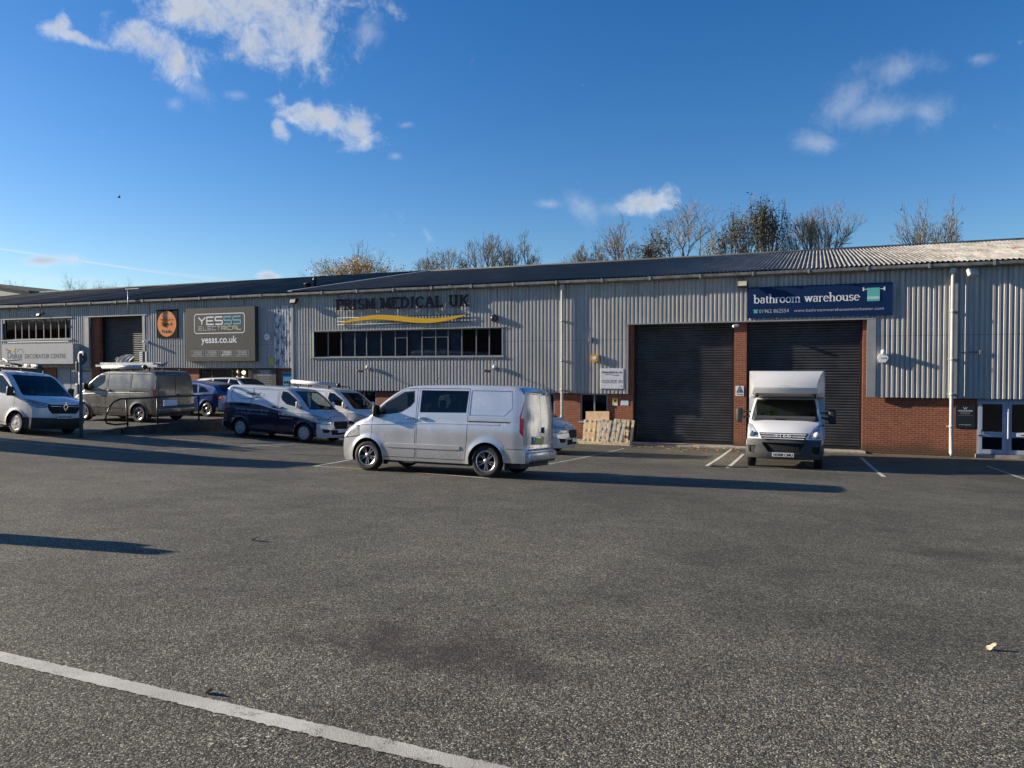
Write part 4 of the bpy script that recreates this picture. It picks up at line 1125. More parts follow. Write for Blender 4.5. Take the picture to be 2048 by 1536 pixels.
def shell(bm, d):
    """give a cut piece thickness inward"""
    r = bmesh.ops.solidify(bm, geom=bm.faces[:], thickness=d); return bm
def shrink(poly, g):
    """inset a convex outline"""
    n = len(poly); ar = sum(poly[i-1][0]*poly[i][1]-poly[i][0]*poly[i-1][1] for i in range(n)); sg = 1 if ar > 0 else -1; out = []
    for i in range(n):
        p, q, r_ = Vector(poly[i-1]), Vector(poly[i]), Vector(poly[(i+1) % n])
        d1 = (q-p).normalized(); d2 = (r_-q).normalized(); n1 = Vector((-d1.y, d1.x))*sg; n2 = Vector((-d2.y, d2.x))*sg
        k = n1+n2; k = k/max(.3, k.dot(n1)) if k.length > 1e-5 else n1
        out.append(tuple(q+k*g))
    return out
def mirror_y(poly): return [(-a, b) for a, b in poly][::-1]

def panel(body, root, poly, d, name, mat, gap=.012, lim=None, inset=-.001, angle=30):
    """a panel with a dark joint all round it: returns (bmesh of panel)"""
    ring = cut(body, poly, d, lim); inner = cut(ring, shrink(poly, gap), d, lim)
    push(ring, -.012); mk('panel_gap', ring, V_GAP, root, angle=angle)
    return inner

def make_wheel(root, x, y, z, r=.343, w=.215, style='alloy', sg=1):
    """wheel > tyre, rim; outer face towards sg*y"""
    o = empty('wheel', (x, y, z), parent=root)
    key = (style, r, sg)
    if key not in WHEELS:
        S = Matrix.Scale(sg, 4, (0, 1, 0)); bm = bmesh.new(); rr = r*.665
        lathe(bm, [(rr-.01, w/2-.02), (rr+.01, w/2-.004), (r-.05, w/2), (r-.015, w/2-.015), (r, w/2-.045), (r, -w/2+.045), (r-.015, -w/2+.015), (r-.05, -w/2), (rr, -w/2), (rr-.01, 0)], 44, 'y', closed=True)
        for k in range(44): pass
        bm.transform(S)
        if sg < 0: bmesh.ops.reverse_faces(bm, faces=bm.faces[:])
        t_ = mk('tyre', bm, V_RUB, o, smooth=True)
        bm = bmesh.new(); lathe(bm, [(.01, w/2-.10), (rr-.02, w/2-.09), (rr-.01, w/2-.035)], 36, 'y', caps=False); bm.transform(S); b_ = mk('brake_drum', bm, V_RIMD, o)
        bm = bmesh.new()
        lathe(bm, [(rr-.03, w/2-.05), (rr-.028, w/2-.008), (rr-.012, w/2), (rr+.004, w/2-.006), (rr-.004, w/2-.03), (rr-.02, w/2-.06)], 40, 'y', closed=True)
        if style == 'alloy':
            lathe(bm, [(.005, w/2-.010), (.04, w/2-.012), (.06, w/2-.025), (.06, w/2-.06), (.005, w/2-.06)], 20, 'y')
            for k in range(10):
                a = R(36*k + (7 if k % 2 else -7)); ca, sa = math.cos(a), math.sin(a); t = bmesh.new()
                sv_ = []
                for (q, ww, yy) in ((.045, .016, w/2-.024), (rr-.035, .013 if k % 2 else .015, w/2-.016)):
                    for s1 in (-1, 1): sv_.append((q, s1*ww, yy)); sv_.append((q, s1*ww*1.4, yy-.03))
                vv = [t.verts.new((q*ca-u*sa, yy, q*sa+u*ca)) for q, u, yy in sv_]
                for f in ((0, 2, 6, 4), (1, 0, 4, 5), (2, 3, 7, 6), (3, 1, 5, 7)): t.faces.new([vv[i] for i in f])
                bmesh.ops.recalc_face_normals(t, faces=t.faces[:]); add(bm, t)
        else:
            lathe(bm, [(.005, w/2+.006), (.05, w/2+.004), (.10, w/2-.006), (.15, w/2-.010), (rr-.02, w/2-.002)], 36, 'y')
        bm.transform(S)
        bmesh.ops.recalc_face_normals(bm, faces=bm.faces[:])
        r_ = mk('rim', bm, V_RIM if style == 'alloy' else V_HUB, o, angle=40)
        ex = None
        if style != 'alloy':
            bm = bmesh.new()
            for k in range(6):
                a = R(60*k+20); q = .145
                lathe(bm, [(.026, w/2-.012), (.024, w/2+.0), (.004, w/2+.001)], 10, 'y', Matrix.Translation((q*math.cos(a), 0, q*math.sin(a))) @ Matrix.Scale(1, 4))
            bm.transform(S); ex = mk('vent_hole', bm, V_RIMD, o)
        WHEELS[key] = [q for q in (t_, b_, r_, ex) if q]
    else:
        for q in WHEELS[key]: c = q.copy(); col.objects.link(c); c.parent = o
    return o
WHEELS = {}

def underbody(root, L, axles, zw=.343, R_=.40, track=.95):
    bm = bmesh.new()
    x0, x1 = L.tail+.12, L.nose-.42
    xs_ = [x0] + [v for a in axles for v in (a-R_-.02, a+R_+.02)] + [x1]
    for a, b in zip(xs_[0::2], xs_[1::2]): box(bm, a, b, -.86, .86, .22, .40)
    for a in axles:
        box(bm, a-R_-.03, a+R_+.03, -.50, .50, .30, .42)
        for sg in (-1, 1):          # wheel housings
            n = 14; ring1, ring2 = [], []
            for k in range(n+1):
                an = math.pi*k/n; r_ = R_+.035; x, z = a+r_*math.cos(an), zw+r_*math.sin(an)
                ring1.append(bm.verts.new((x, sg*(track-.035), z))); ring2.append(bm.verts.new((x, sg*.52, z)))
            for k in range(n): bm.faces.new((ring1[k], ring1[k+1], ring2[k+1], ring2[k]))
            bm.faces.new(ring2)
    mk('underbody', bm, V_TRIM, root)

def cab_interior(root, xw, z0, rows=1, right_hand=True, w=.8):
    """seats, dashboard and steering wheel seen through the glass"""
    bm = bmesh.new(); rbox(bm, (xw+.95, 0, z0+.52), (.55, 1.6, .26), .05); mk('dashboard', bm, V_LINE, root)
    for k in range(rows):
        bm = bmesh.new(); x = xw - .95*k
        for y in ((-.45, .12, .50) if w > .75 else (-.38, .38)):
            rbox(bm, (x, y, z0+.22), (.48, .42, .16), .05); rbox(bm, (x-.26, y, z0+.55), (.14, .42, .62), .05, Matrix.Rotation(R(-10), 4, 'Y')); rbox(bm, (x-.33, y, z0+.93), (.09, .24, .18), .04)
        mk('seat', bm, V_SEAT, root)
    bm = bmesh.new(); M = Matrix.Translation((xw+.55, -.42, z0+.60)) @ Matrix.Rotation(R(-62), 4, 'Y')
    lathe(bm, [(.17, 0), (.19, .012), (.21, 0), (.19, -.012)], 24, 'z', M, closed=True); mk('steering_wheel', bm, V_TRIM, root)

def place(root, x, y, heading, zoff=0.0, flat=False):
    """stand the vehicle on the sloping yard"""
    z = G(x, y); e = .6
    gx = 0 if flat else (G(x+e, y)-G(x-e, y))/(2*e); gy = 0 if flat else (G(x, y+e)-G(x, y-e))/(2*e)
    n = Vector((-gx, -gy, 1)).normalized()
    f = Vector((math.cos(heading), math.sin(heading), 0)); f = (f - n*f.dot(n)).normalized(); l = n.cross(f)
    root.matrix_world = Matrix(((f.x, l.x, n.x, x), (f.y, l.y, n.y, y), (f.z, l.z, n.z, z+zoff), (0, 0, 0, 1)))

def plate(root, x, y, z, txt, mat, front=True, rot=0):
    o = bmesh.new(); rbox(o, (0, 0, 0), (.012, .52, .112), .003)
    sgn = 1 if front else -1
    o.transform(Matrix.Translation((x, y, z))); p = mk('number_plate', o, mat, root)
    if txt:
        bm = text_bm(txt, .46, .075, bold=.02)       # faces -y at origin
        M = Matrix.Translation((x+sgn*.0085, y-sgn*.23, z-.037)) @ Matrix.Rotation(R(90*sgn), 4, 'Z')
        bm.transform(M); mk('registration', bm, L_BLACK, p)
    return p

def mirrors(root, x, y, z, mat, w=.13, h=.26, big=False):
    for sg in (-1, 1):
        bm = bmesh.new(); rbox(bm, (x, sg*(y+.12), z+.06), (.12, w*1.5, h), .045, Matrix.Rotation(R(8*sg), 4, 'Z'), 3); o = mk('mirror', bm, mat, root, angle=50)
        bm = bmesh.new(); rbox(bm, (x-.062, sg*(y+.12), z+.07), (.008, w*1.2, h*.82), .003, Matrix.Rotation(R(8*sg), 4, 'Z')); mk('mirror_glass', bm, V_TINT, o)
        bm = bmesh.new(); rbox(bm, (x+.02, sg*(y+.02), z-.04), (.10, .14, .10), .03); mk('mirror_foot', bm, V_TRIM, o)

# ---------- mid-size panel van
def van_shape(R_=.385):
    return Loft(-2.35, 2.44,
        top=[(-2.35, 1.82), (-2.305, 1.885), (-2.20, 1.925), (-1.95, 1.945), (-1, 1.965), (0, 1.955), (.42, 1.93), (.62, 1.885), (.80, 1.795), (1.15, 1.565), (1.55, 1.275), (1.66, 1.215), (1.85, 1.165), (2.10, 1.08), (2.28, .985), (2.38, .90), (2.44, .80)],
        hw=[(.2, .93), (.35, .962), (.6, .985), (.85, .985), (1.05, .975), (1.15, .958), (1.25, .952), (1.5, .915), (1.75, .87), (2, .82)],
        plan=[(-2.35, .965), (-2.05, .99), (-1, 1), (1.2, 1), (1.7, .985), (2.1, .955), (2.44, .91)],
        sill=[(-2.35, .33), (-1.95, .33), (-1.0, .27), (1.0, .27), (1.9, .24), (2.44, .22)],
        arches=[(-1.467, .343, R_+.02), (1.467, .343, R_+.02)], bf=.34, pf=2.6, bfs=1.55,
        fz_=[(.2, .07), (.35, .02), (.5, 0), (.65, .01), (.8, .03), (1.3, .1)], rz=[(.2, -.03), (.55, -.045), (.62, 0), (1.2, .01), (1.9, .07)])

def make_van(name, label, mat, kind='panel', wheels='alloy', group='vans parked in the yard', plate_txt=None, liv=None, trim=True, handles=None, grille_text=None):
    root = empty(name, label=label, cat='van', group=group)
    L = van_shape(); body = L.build(); handles = handles or V_TRIM
    winF = [(1.24, 1.27), (1.20, 1.40), (1.02, 1.555), (.60, 1.80), (.34, 1.825), (.31, 1.58), (.40, 1.47), (.62, 1.335), (.95, 1.29)]
    door = [(1.37, .34), (1.37, 1.235), (1.24, 1.415), (.60, 1.865), (.26, 1.885), (.24, 1.2), (.24, .34)]
    slide = [(.215, .34), (.215, 1.885), (-1.02, 1.885), (-1.02, .80), (-.98, .34)]
    midw = [(.16, 1.345), (.17, 1.84), (-.99, 1.835), (-.97, 1.36)]
    back = [(-1.05, 1.30), (-1.05, 1.85), (-2.0, 1.84), (-2.04, 1.47), (-1.86, 1.30)]
    for d, sg in (('L', 1), ('R', -1)):
        dp = panel(body, root, door, d, 'door', mat)
        w = cut(dp, winF, d); fr = cut(w, shrink(winF, .022), d)
        do = mk('front_door', dp, mat, root, angle=30)
        mk('window_seal', push(w, -.002), V_GAP, do, angle=30); mk('window', push(fr, -.006), V_GLASS, do, angle=30)
        bm = bmesh.new(); rbox(bm, L.side(.40, 1.21, sg, .02), (.19, .05, .055), .018); mk('handle', bm, handles, do, angle=50)
        dp = panel(body, root, slide, d, 'door', mat)
        if kind == 'crew':
            w = cut(dp, midw, d); so = mk('sliding_door', dp, mat, root, angle=30)
            mk('window', push(w, -.002), V_TINT, so, angle=30)
        else:
            g = cut(dp, midw, d); inn = cut(g, shrink(midw, .014), d); so = mk('sliding_door', dp, mat, root, angle=30)
            mk('pressing', push(g, -.012), mat, so, angle=60); mk('pressed_panel', push(inn, -.006), mat, so, angle=30)
        bm = bmesh.new(); rbox(bm, L.side(.06, 1.215, sg, .02), (.19, .05, .055), .018); mk('handle', bm, handles, so, angle=50)
        g = cut(body, back, d); inn = cut(g, shrink(back, .016), d)
        mk('pressing', push(g, -.012), mat, root, angle=60); mk('pressed_panel', push(inn, -.006), mat, root, angle=30)
        rl_ = cut(body, [(-1.03, 1.165), (-1.03, 1.19), (-2.0, 1.185), (-2.0, 1.16)], d); mk('sliding_rail', push(rl_, -.008), V_GAP, root, angle=30)
        # shoulder crease: a shallow strip in relief
        vs, fs = [], []
        N = 30
        for k in range(N+1):
            X = 1.9 - 3.65*k/N; zc = 1.045 + .075*sm(1.9, -.6, X)
            for (dz, off) in ((.035, .000), (.012, .006), (-.004, .010), (-.016, .001)): vs.append(L.side(X, zc+dz, sg, off))
        for k in range(N):
            for j in range(3):
                a = 4*k+j; f = (a, a+4, a+5, a+1); fs.append(f if sg < 0 else f[::-1])
        mk('shoulder_crease', mesh_pd('crease', vs, fs), mat, root, smooth=True)
        if trim:
            vs, fs = [], []; N = 16
            for k in range(N+1):
                X = 1.0-1.86*k/N; h_ = .055 if 0 < k < N else .04
                for (dz, off) in ((h_, .0), (h_-.012, .016), (-h_+.012, .016), (-h_, .0)): vs.append(L.side(X, .60+dz, sg, off))
            for k in range(N):
                for j in range(3): a = 4*k+j; f = (a, a+4, a+5, a+1); fs.append(f if sg < 0 else f[::-1])
            mk('side_moulding', mesh_pd('moulding', vs, fs), mat, root)
        # rear lamp, wraps the corner
        lamp = [(-2.37, .90), (-2.37, 1.68), (-2.28, 1.68), (-2.20, 1.30), (-2.215, .98), (-2.30, .88)]
        lp_ = cut(body, lamp, d); mid = cut(lp_, [(-2.36, 1.27), (-2.36, 1.64), (-2.285, 1.64), (-2.225, 1.27)], d); low = cut(lp_, [(-2.35, .92), (-2.35, 1.10), (-2.24, 1.10), (-2.25, .92)], d)
        lo = mk('rear_lamp', push(lp_, .006), V_RED, root, angle=30); mk('lamp_lens', push(mid, .008), V_SIDEL, lo, angle=30); mk('lamp_lens', push(low, .008), V_RED, lo, angle=30)
        # bumper corner in the shut line
        fg = cut(body, [(1.98, .885), (2.33, .885), (2.33, .895), (1.98, .895)], d); mk('panel_gap', push(fg, -.004), V_GAP, root)
        rg_ = cut(body, [(-2.36, .615), (-1.93, .615), (-1.93, .628), (-2.36, .628)], d); mk('panel_gap', push(rg_, -.004), V_GAP, root)
    # front
    ws_ = [(-.80, 1.215), (.80, 1.215), (.735, 1.55), (.66, 1.845), (-.66, 1.845), (-.735, 1.55)]
    w = cut(body, ws_, 'F', lambda c: c.x > .45); inn = cut(w, shrink(ws_, .03), 'F', lambda c: c.x > .45)
    wo = mk('windscreen', push(inn, -.004), V_GLASSD, root, angle=30); mk('windscreen_seal', w, V_GAP, wo, angle=30)
    bm = bmesh.new(); box(bm, 1.50, 1.66, -.78, .78, 1.16, 1.185); tube(bm, [(1.60, -.70, 1.245), (1.52, -.15, 1.29)], .012, 6); tube(bm, [(1.62, -.02, 1.245), (1.53, .52, 1.285)], .012, 6); mk('wiper', bm, V_GAP, wo)
    gr = [(-.40, .82), (.40, .82), (.44, .72), (.36, .545), (-.36, .545), (-.44, .72)]
    g = cut(body, gr, 'F', lambda c: c.x > 1.9); gi = mk('grille', push(g, -.02), V_GAP, root)
    bm = bmesh.new()
    for z in (.60, .665, .73, .785): rbox(bm, (2.425-.02*abs(z-.6), 0, z), (.03, .76, .014), .004)
    mk('grille_bar', bm, V_TRIM if mat is not M_TRAF else V_CHROME, gi)
    lw = [(-.55, .50), (.55, .50), (.48, .33), (-.48, .33)]
    g = cut(body, lw, 'F', lambda c: c.x > 1.9); mk('lower_grille', push(g, -.02), V_GAP, root)
    for sg in (-1, 1):
        hl = [(.47, .80), (.88, 1.02), (.97, 1.03), (1.0, .80), (.86, .70), (.50, .71)]; fg = [(.58, .52), (.86, .54), (.80, .40), (.62, .40)]
        if sg < 0: hl, fg = mirror_y(hl), mirror_y(fg)
        lim = lambda c: c.x > 1.7
        h_ = cut(body, hl, 'F', lim); inn = cut(h_, shrink(hl, .018), 'F', lim)
        ho = mk('headlight', push(inn, .004), V_LENS, root, angle=30); mk('headlight_rim', push(h_, -.003), V_GAP, ho)
        g = cut(body, fg, 'F', lim); fo = mk('fog_lamp_recess', push(g, -.02), V_GAP, root)
        bm = bmesh.new(); bmesh.ops.create_uvsphere(bm, u_segments=12, v_segments=8, radius=.045); bmesh.ops.translate(bm, verts=bm.verts[:], vec=(2.16, sg*.72, .47)); mk('fog_lamp', bm, V_LENS, fo, smooth=True)
    if plate_txt is not None: plate(root, 2.46, 0, .47, plate_txt, V_PLATE)
    # bonnet shut line
    for y0, y1 in ((-.70, .70),):
        g = cut(body, [(2.235, -.72), (2.25, -.72), (2.25, .72), (2.235, .72)], 'T'); mk('panel_gap', push(g, -.006), V_GAP, root)
    # rear doors
    for (a, b) in ((.006, .80), (-.80, -.006)):
        rd = [(a, .60), (b, .60), (b, 1.30), ((b*.93 if b > .5 else b), 1.80), ((a*.93 if a < -.5 else a), 1.80), (a, 1.30)]
        rp = panel(body, root, rd, 'B', 'door', mat, gap=.010, lim=lambda c: c.x < -2.1)
        mk('rear_door', rp, mat, root, angle=30)
    bm = bmesh.new(); rbox(bm, (-2.35, -.12, 1.02), (.05, .10, .13), .015); mk('handle', bm, V_TRIM, root)
    bm = bmesh.new(); rbox(bm, (-2.365, .20, .80), (.03, .62, .17), .01); rbox(bm, (-2.32, -.33, 1.83), (.04, .12, .05), .01); mk('plate_holder', bm, mat, root, angle=40)
    plate(root, -2.387, .20, .80, None, V_PLATEY, front=False)
    bm = bmesh.new(); rbox(bm, (-2.35, 0, .46), (.16, 1.80, .22), .05, None, 3); mk('rear_bumper', bm, mat, root, angle=40)
    bm = bmesh.new(); rbox(bm, (-2.365, 0, .36), (.14, 1.5, .06), .02); mk('bumper_step', bm, V_TRIM, root)
    bo = mk('body', body, mat, root, angle=32)
    bm = bmesh.new(); tube(bm, [(.35, .0, 1.98), (.20, .0, 2.16)], .008, 6); tube(bm, [(.35, 0, 1.97), (.35, 0, 2.0)], .03, 8); mk('aerial', bm, V_TRIM, root)
    for x in (-1.467, 1.467):
        for sg in (-1, 1): make_wheel(root, x, sg*.855, .343, style=wheels, sg=sg)
    bm = bmesh.new()
    for x in (-1.467, 1.467):
        for sg in (-1, 1): rbox(bm, (x-.43, sg*.87, .27), (.02, .20, .20), .005)
    mk('mud_flap', bm, V_TRIM, root)
    underbody(root, L, (-1.467, 1.467))
    cab_interior(root, .35, .62, rows=2 if kind == 'crew' else 1)
    if kind != 'crew': bm = bmesh.new(); box(bm, -.10, -.08, -.84, .84, .4, 1.90); mk('bulkhead', bm, V_LINE, root)
    mirrors(root, 1.22, .93, 1.30, mat if kind != 'crew' else V_TRIM)
    return root, L

def on_side(L, root, s, x0, z0, w, h, sg, mat, name='lettering', bold=.02, **k):
    """lettering that follows the side of the van; sg=-1 is the right-hand side"""
    bm = text_bm(s, w, h, bold=bold, **k)
    for v in bm.verts:
        X = x0 - v.co.x*(-1) if sg < 0 else x0 - v.co.x
        v.co = L.side(X, z0+v.co.z, sg, .004)
    return mk(name, bm, mat, root)

P_SILVER = paint('paint_silver', (.64, .65, .65), .5, .24, dirt=.12); P_BRONZE = paint('paint_bronze_grey', (.115, .112, .098), .4, .30, dirt=.35)
P_LIV = paint('paint_livery', (.55, .57, .60), .15, .12, dirt=.06, extra=livery, coat=.2); P_WHITE = paint('paint_white', (.68, .69, .69), 0, .35, dirt=.25)
M_TRAF = paint('paint_white_van', (.70, .71, .72), 0, .3, dirt=.35); P_BLUE = paint('paint_blue', (.02, .07, .22), .4, .25)

# silver crew van, side on in the middle of the yard
v, L = make_van('silver_van', 'silver crew van with dark side window, side on in mid yard', P_SILVER, 'crew', handles=V_CHROME)
bm = bmesh.new(); rbox(bm, (-.27, .967, .50), (.01, .12, .01), .002); bm.free()
place(v, -7.93, 15.45, math.pi)
# bronze grey van with ladders, on the raised yard
v, L = make_van('grey_van', 'bronze grey panel van with ladders on its roof behind the railing', P_BRONZE, 'panel')
place(v, -25.35, 22.15, math.pi, flat=True); VG = v
# liveried van
v, L = make_van('liveried_van', 'silver and navy liveried panel van facing right in front of the other vans', P_LIV, 'panel', wheels='hub', trim=False, plate_txt='')
place(v, -18.75, 23.45, 0)
on_side(L, v, 'prism', -1.75, 1.60, .42, .13, -1, L_SILV, bold=0); on_side(L, v, 'medical', -1.31, 1.60, .66, .13, -1, L_NAVY, bold=.01, shear=.2); on_side(L, v, 'uk', -.63, 1.60, .16, .13, -1, L_SILV, bold=0)
on_side(L, v, 'Specialist Equipment Service', -1.72, 1.02, 1.55, .10, -1, L_SILV, bold=0); on_side(L, v, 'Hoists  Stairlifts  Bathing  Moving and handling', -1.70, .90, 1.50, .045, -1, L_SILV, bold=0)
on_side(L, v, '01484 840100', .30, .93, .72, .105, -1, L_SILV); on_side(L, v, 'prismmedical.co.uk', .36, .82, .60, .055, -1, L_SILV, bold=0)
vs, fs = [], []
for k in range(25):
    X = -1.75+1.35*k/24; z = 1.50-.06*math.sin(math.pi*1.6*k/24)
    for dz in (.012, -.012): vs.append(L.side(X, z+dz*math.sin(math.pi*(k+.5)/25), -1, .004))
for k in range(24): fs.append((2*k, 2*k+1, 2*k+3, 2*k+2))
mk('swoosh', mesh_pd('swoosh', vs, fs), L_NAVY, v)
# white van behind it, pipe carriers on the roof
v, L = make_van('white_van', 'plain white panel van parked behind the liveried van, long tube on its roof', P_WHITE, 'panel', wheels='hub', plate_txt='')
place(v, -18.9, 26.55, 0); VW = v
# the one behind the silver van
v, L = make_van('pale_van', 'pale silver van behind the crew van, only its nose showing', P_LIV.copy(), 'panel', wheels='hub', plate_txt='', trim=False)
for o_ in v.children:
    pass
place(v, -9.95, 24.15, 0)

# roof loads, things of their own
def on_roof(name, label, cat, van, build, mats, group=None):
    o = empty(name, label=label, cat=cat, group=group); o.matrix_world = van.matrix_world.copy()
    for nm, fn, m_ in build: bm = bmesh.new(); fn(bm); mk(nm, bm, m_, o)
    return o
bpy.context.view_layer.update()
def ladder(b, y, z, x0, x1, w=.38):
    for s_ in (-1, 1): box(b, x0, x1, y+s_*w/2-.015, y+s_*w/2+.015, z-.04, z+.04)
    n = int((x1-x0)/.27)
    for k in range(n): x = x0+.15+k*.27; box(b, x-.015, x+.015, y-w/2, y+w/2, z-.015, z+.015)
M_LAD = pm('ladder_aluminium', (.60, .60, .57), .4, metal=.4)
def rack(b, xs_, z=1.99, h=.08):
    for x in xs_:
        box(b, x-.02, x+.02, -.78, .78, z+h-.02, z+h+.02)
        for s_ in (-1, 1): rbox(b, (x, s_*.74, z+h/2-.02), (.06, .05, h+.05), .01)
on_roof('roof_rack', 'black roof bars on the bronze grey van', 'roof rack', VG, [('bar', lambda b: rack(b, (-1.8, -.9, .1)), V_TRIM), ('load_stop', lambda b: [rbox(b, (x, .70, 2.06), (.10, .06, .10), .01) for x in (.2, -.3, -1.9)], M_LAD)], None)
on_roof('ladder', 'long aluminium ladder on the roof of the bronze grey van', 'ladder', VG, [('stiles_and_rungs', lambda b: (ladder(b, .45, 2.17, -2.1, 1.15), ladder(b, .45, 2.255, -1.9, .9)), M_LAD)], None)
on_roof('pipe_carrier', 'pale pipe carrier tube beside the ladder on the bronze grey van', 'pipe carrier', VG, [('tube', lambda b: tube(b, [(-1.5, .74, 2.12), (.65, .74, 2.12)], .075, 16), M_LAD), ('end_cap', lambda b: tube(b, [(-1.62, .74, 2.12), (-1.5, .74, 2.12)], .082, 16), V_TRIM)], None)
def cablef(b):
    for k in range(4): tube(b, [(-1.75+.17*math.cos(R(a))*(1+.2*k), .2+.3*math.sin(R(a)), 2.20+.02*k+.06*math.sin(R(2*a))) for a in range(0, 361, 20)], .012, 6)
on_roof('cable_coil', 'loose black cable coiled on the roof bars of the bronze grey van', 'cable', VG, [('coil', cablef, V_TRIM)], None)
on_roof('roof_rack', 'black roof bars on the plain white van', 'roof rack', VW, [('bar', lambda b: rack(b, (-1.8, -.8, .2)), V_TRIM)], None)
on_roof('pipe_carrier', 'long white tube with a black end cap on the plain white van', 'pipe carrier', VW, [('tube', lambda b: tube(b, [(-1.75, -.62, 2.17), (.55, -.62, 2.13)], .085, 16), pm('tube_white', (.55, .55, .52), .4)), ('end_cap', lambda b: tube(b, [(.55, -.62, 2.13), (.62, -.62, 2.13), (.70, -.62, 2.128)], [.092, .09, .03], 16), V_TRIM)], None)

# ---------- white van at the left edge: broader nose, dark lower bumper
def make_trafic():
    root = empty('white_work_van', label='white panel van at the far left edge with roof tube and dark grille', cat='van', group='vans parked in the yard')
    mat = M_TRAF
    L = Loft(-2.48, 2.46,
        top=[(-2.48, 1.84), (-2.40, 1.92), (-2.1, 1.95), (-1, 1.965), (.2, 1.955), (.55, 1.91), (.80, 1.83), (1.20, 1.56), (1.60, 1.285), (1.72, 1.235), (1.95, 1.20), (2.20, 1.13), (2.34, 1.06), (2.42, .99), (2.46, .90)],
        hw=[(.2, .94), (.4, .97), (.7, .978), (1.0, .97), (1.2, .955), (1.5, .91), (1.75, .865), (2, .82)],
        plan=[(-2.48, .97), (-1.5, 1), (1.2, 1), (1.8, .99), (2.2, .97), (2.46, .94)], sill=[(-2.48, .32), (-1, .26), (1, .26), (2.46, .20)],
        arches=[(-1.549, .345, .41), (1.53, .345, .41)], bf=.30, pf=3.2, fz_=[(.2, .10), (.4, .02), (.6, 0), (.95, .02), (1.3, .1)], bfs=1.6)
    body = L.build()
    for d, sg in (('L', 1), ('R', -1)):
        winF = [(1.30, 1.27), (1.26, 1.40), (.62, 1.82), (.36, 1.835), (.33, 1.30), (.85, 1.24)]
        door = [(1.42, .34), (1.42, 1.23), (1.29, 1.43), (.62, 1.875), (.27, 1.885), (.25, .34)]
        dp = panel(body, root, door, d, 'door', mat); w = cut(dp, winF, d); fr = cut(w, shrink(winF, .022), d)
        do = mk('front_door', dp, mat, root, angle=30); mk('window_seal', push(w, -.002), V_GAP, do); mk('window', push(fr, -.006), V_GLASS, do, angle=30)
        bm = bmesh.new(); rbox(bm, L.side(.42, 1.12, sg, .02), (.19, .05, .055), .018); mk('handle', bm, V_TRIM, do)
        dp = panel(body, root, [(.22, .34), (.22, 1.885), (-1.0, 1.885), (-1.0, .34)], d, 'door', mat); so = mk('sliding_door', dp, mat, root, angle=30)
        bm = bmesh.new(); rbox(bm, L.side(.08, 1.12, sg, .02), (.19, .05, .055), .018); mk('handle', bm, V_TRIM, so)
    lim = lambda c: c.x > 1.6
    ws_ = [(-.83, 1.235), (.83, 1.235), (.76, 1.58), (.69, 1.86), (-.69, 1.86), (-.76, 1.58)]
    w = cut(body, ws_, 'F', lambda c: c.x > .45); inn = cut(w, shrink(ws_, .035), 'F', lambda c: c.x > .45)
    wo = mk('windscreen', push(inn, -.004), V_GLASSD, root, angle=30); mk('windscreen_seal', w, V_GAP, wo, angle=30)
    bm = bmesh.new(); tube(bm, [(1.66, -.70, 1.265), (1.56, -.15, 1.32)], .013, 6); tube(bm, [(1.68, -.02, 1.265), (1.57, .55, 1.31)], .013, 6); mk('wiper', bm, V_GAP, wo)
    gr = [(-.50, .985), (.50, .985), (.56, .93), (.52, .80), (.42, .70), (-.42, .70), (-.52, .80), (-.56, .93)]
    g = cut(body, gr, 'F', lim); gi = mk('grille', push(g, -.012), V_GAP, root, angle=30)
    bm = bmesh.new(); rbox(bm, (2.435, .30, .935), (.03, .40, .018), .005); rbox(bm, (2.435, -.30, .935), (.03, .40, .018), .005); mk('grille_bar', bm, V_CHROME, gi)
    bm = bmesh.new()
    for s1 in (0,): # diamond emblem, open in the middle
        stroke(bm, [(0, .12), (.072, 0), (0, -.12), (-.072, 0)], .032, 0, closed=True)
    bm.transform(Matrix.Translation((2.475, 0, .92)) @ Matrix.Rotation(R(90), 4, 'Z')); mk('emblem', bm, V_CHROME, gi)
    for sg in (-1, 1):
        hl = [(.44, .99), (.93, 1.13), (.97, 1.10), (.94, .96), (.80, .86), (.60, .88)]; 
        if sg < 0: hl = mirror_y(hl)
        h_ = cut(body, hl, 'F', lim); inn = cut(h_, shrink(hl, .016), 'F', lim); sub = cut(inn, shrink(hl, .055), 'F', lim)
        ho = mk('headlight', push(inn, .003), V_LENS, root, angle=30); mk('headlight_rim', h_, V_GAP, ho); mk('reflector', push(sub, -.01), V_SIDEL, ho)
    lb = [(-1.05, .56), (1.05, .56), (1.05, .18), (-1.05, .18)]
    g = cut(body, lb, 'F', lambda c: c.x > 1.72 and c.z < .6); mk('bumper', push(g, .012), V_TRIM, root, angle=30)
    plate(root, 2.49, 0, .60, 'SG72 RJZ', V_PLATE)
    for (a, b) in ((.006, .80), (-.80, -.006)):
        rp = panel(body, root, [(a, .5), (b, .5), (b, 1.80), (a, 1.80)], 'B', 'door', mat, gap=.01, lim=lambda c: c.x < -2.2); mk('rear_door', rp, mat, root, angle=30)
    mk('body', body, mat, root, angle=32)
    for x in (-1.549, 1.53):
        for sg in (-1, 1): make_wheel(root, x, sg*.845, .345, style='hub', sg=sg)
    underbody(root, L, (-1.549, 1.53)); cab_interior(root, .40, .62)
    bm = bmesh.new(); box(bm, -.10, -.08, -.84, .84, .4, 1.90); mk('bulkhead', bm, V_LINE, root)
    bm = bmesh.new(); rbox(bm, (1.28, -.30, 1.30), (.02, .12, .22), .005); rbox(bm, (1.30, .45, 1.27), (.12, .28, .015), .004); mk('permit', bm, V_PLATE, root)
    mirrors(root, 1.30, .93, 1.28, V_TRIM, h=.30)
    return root
v = make_trafic(); place(v, -24.95, 17.05, 0); bpy.context.view_layer.update()
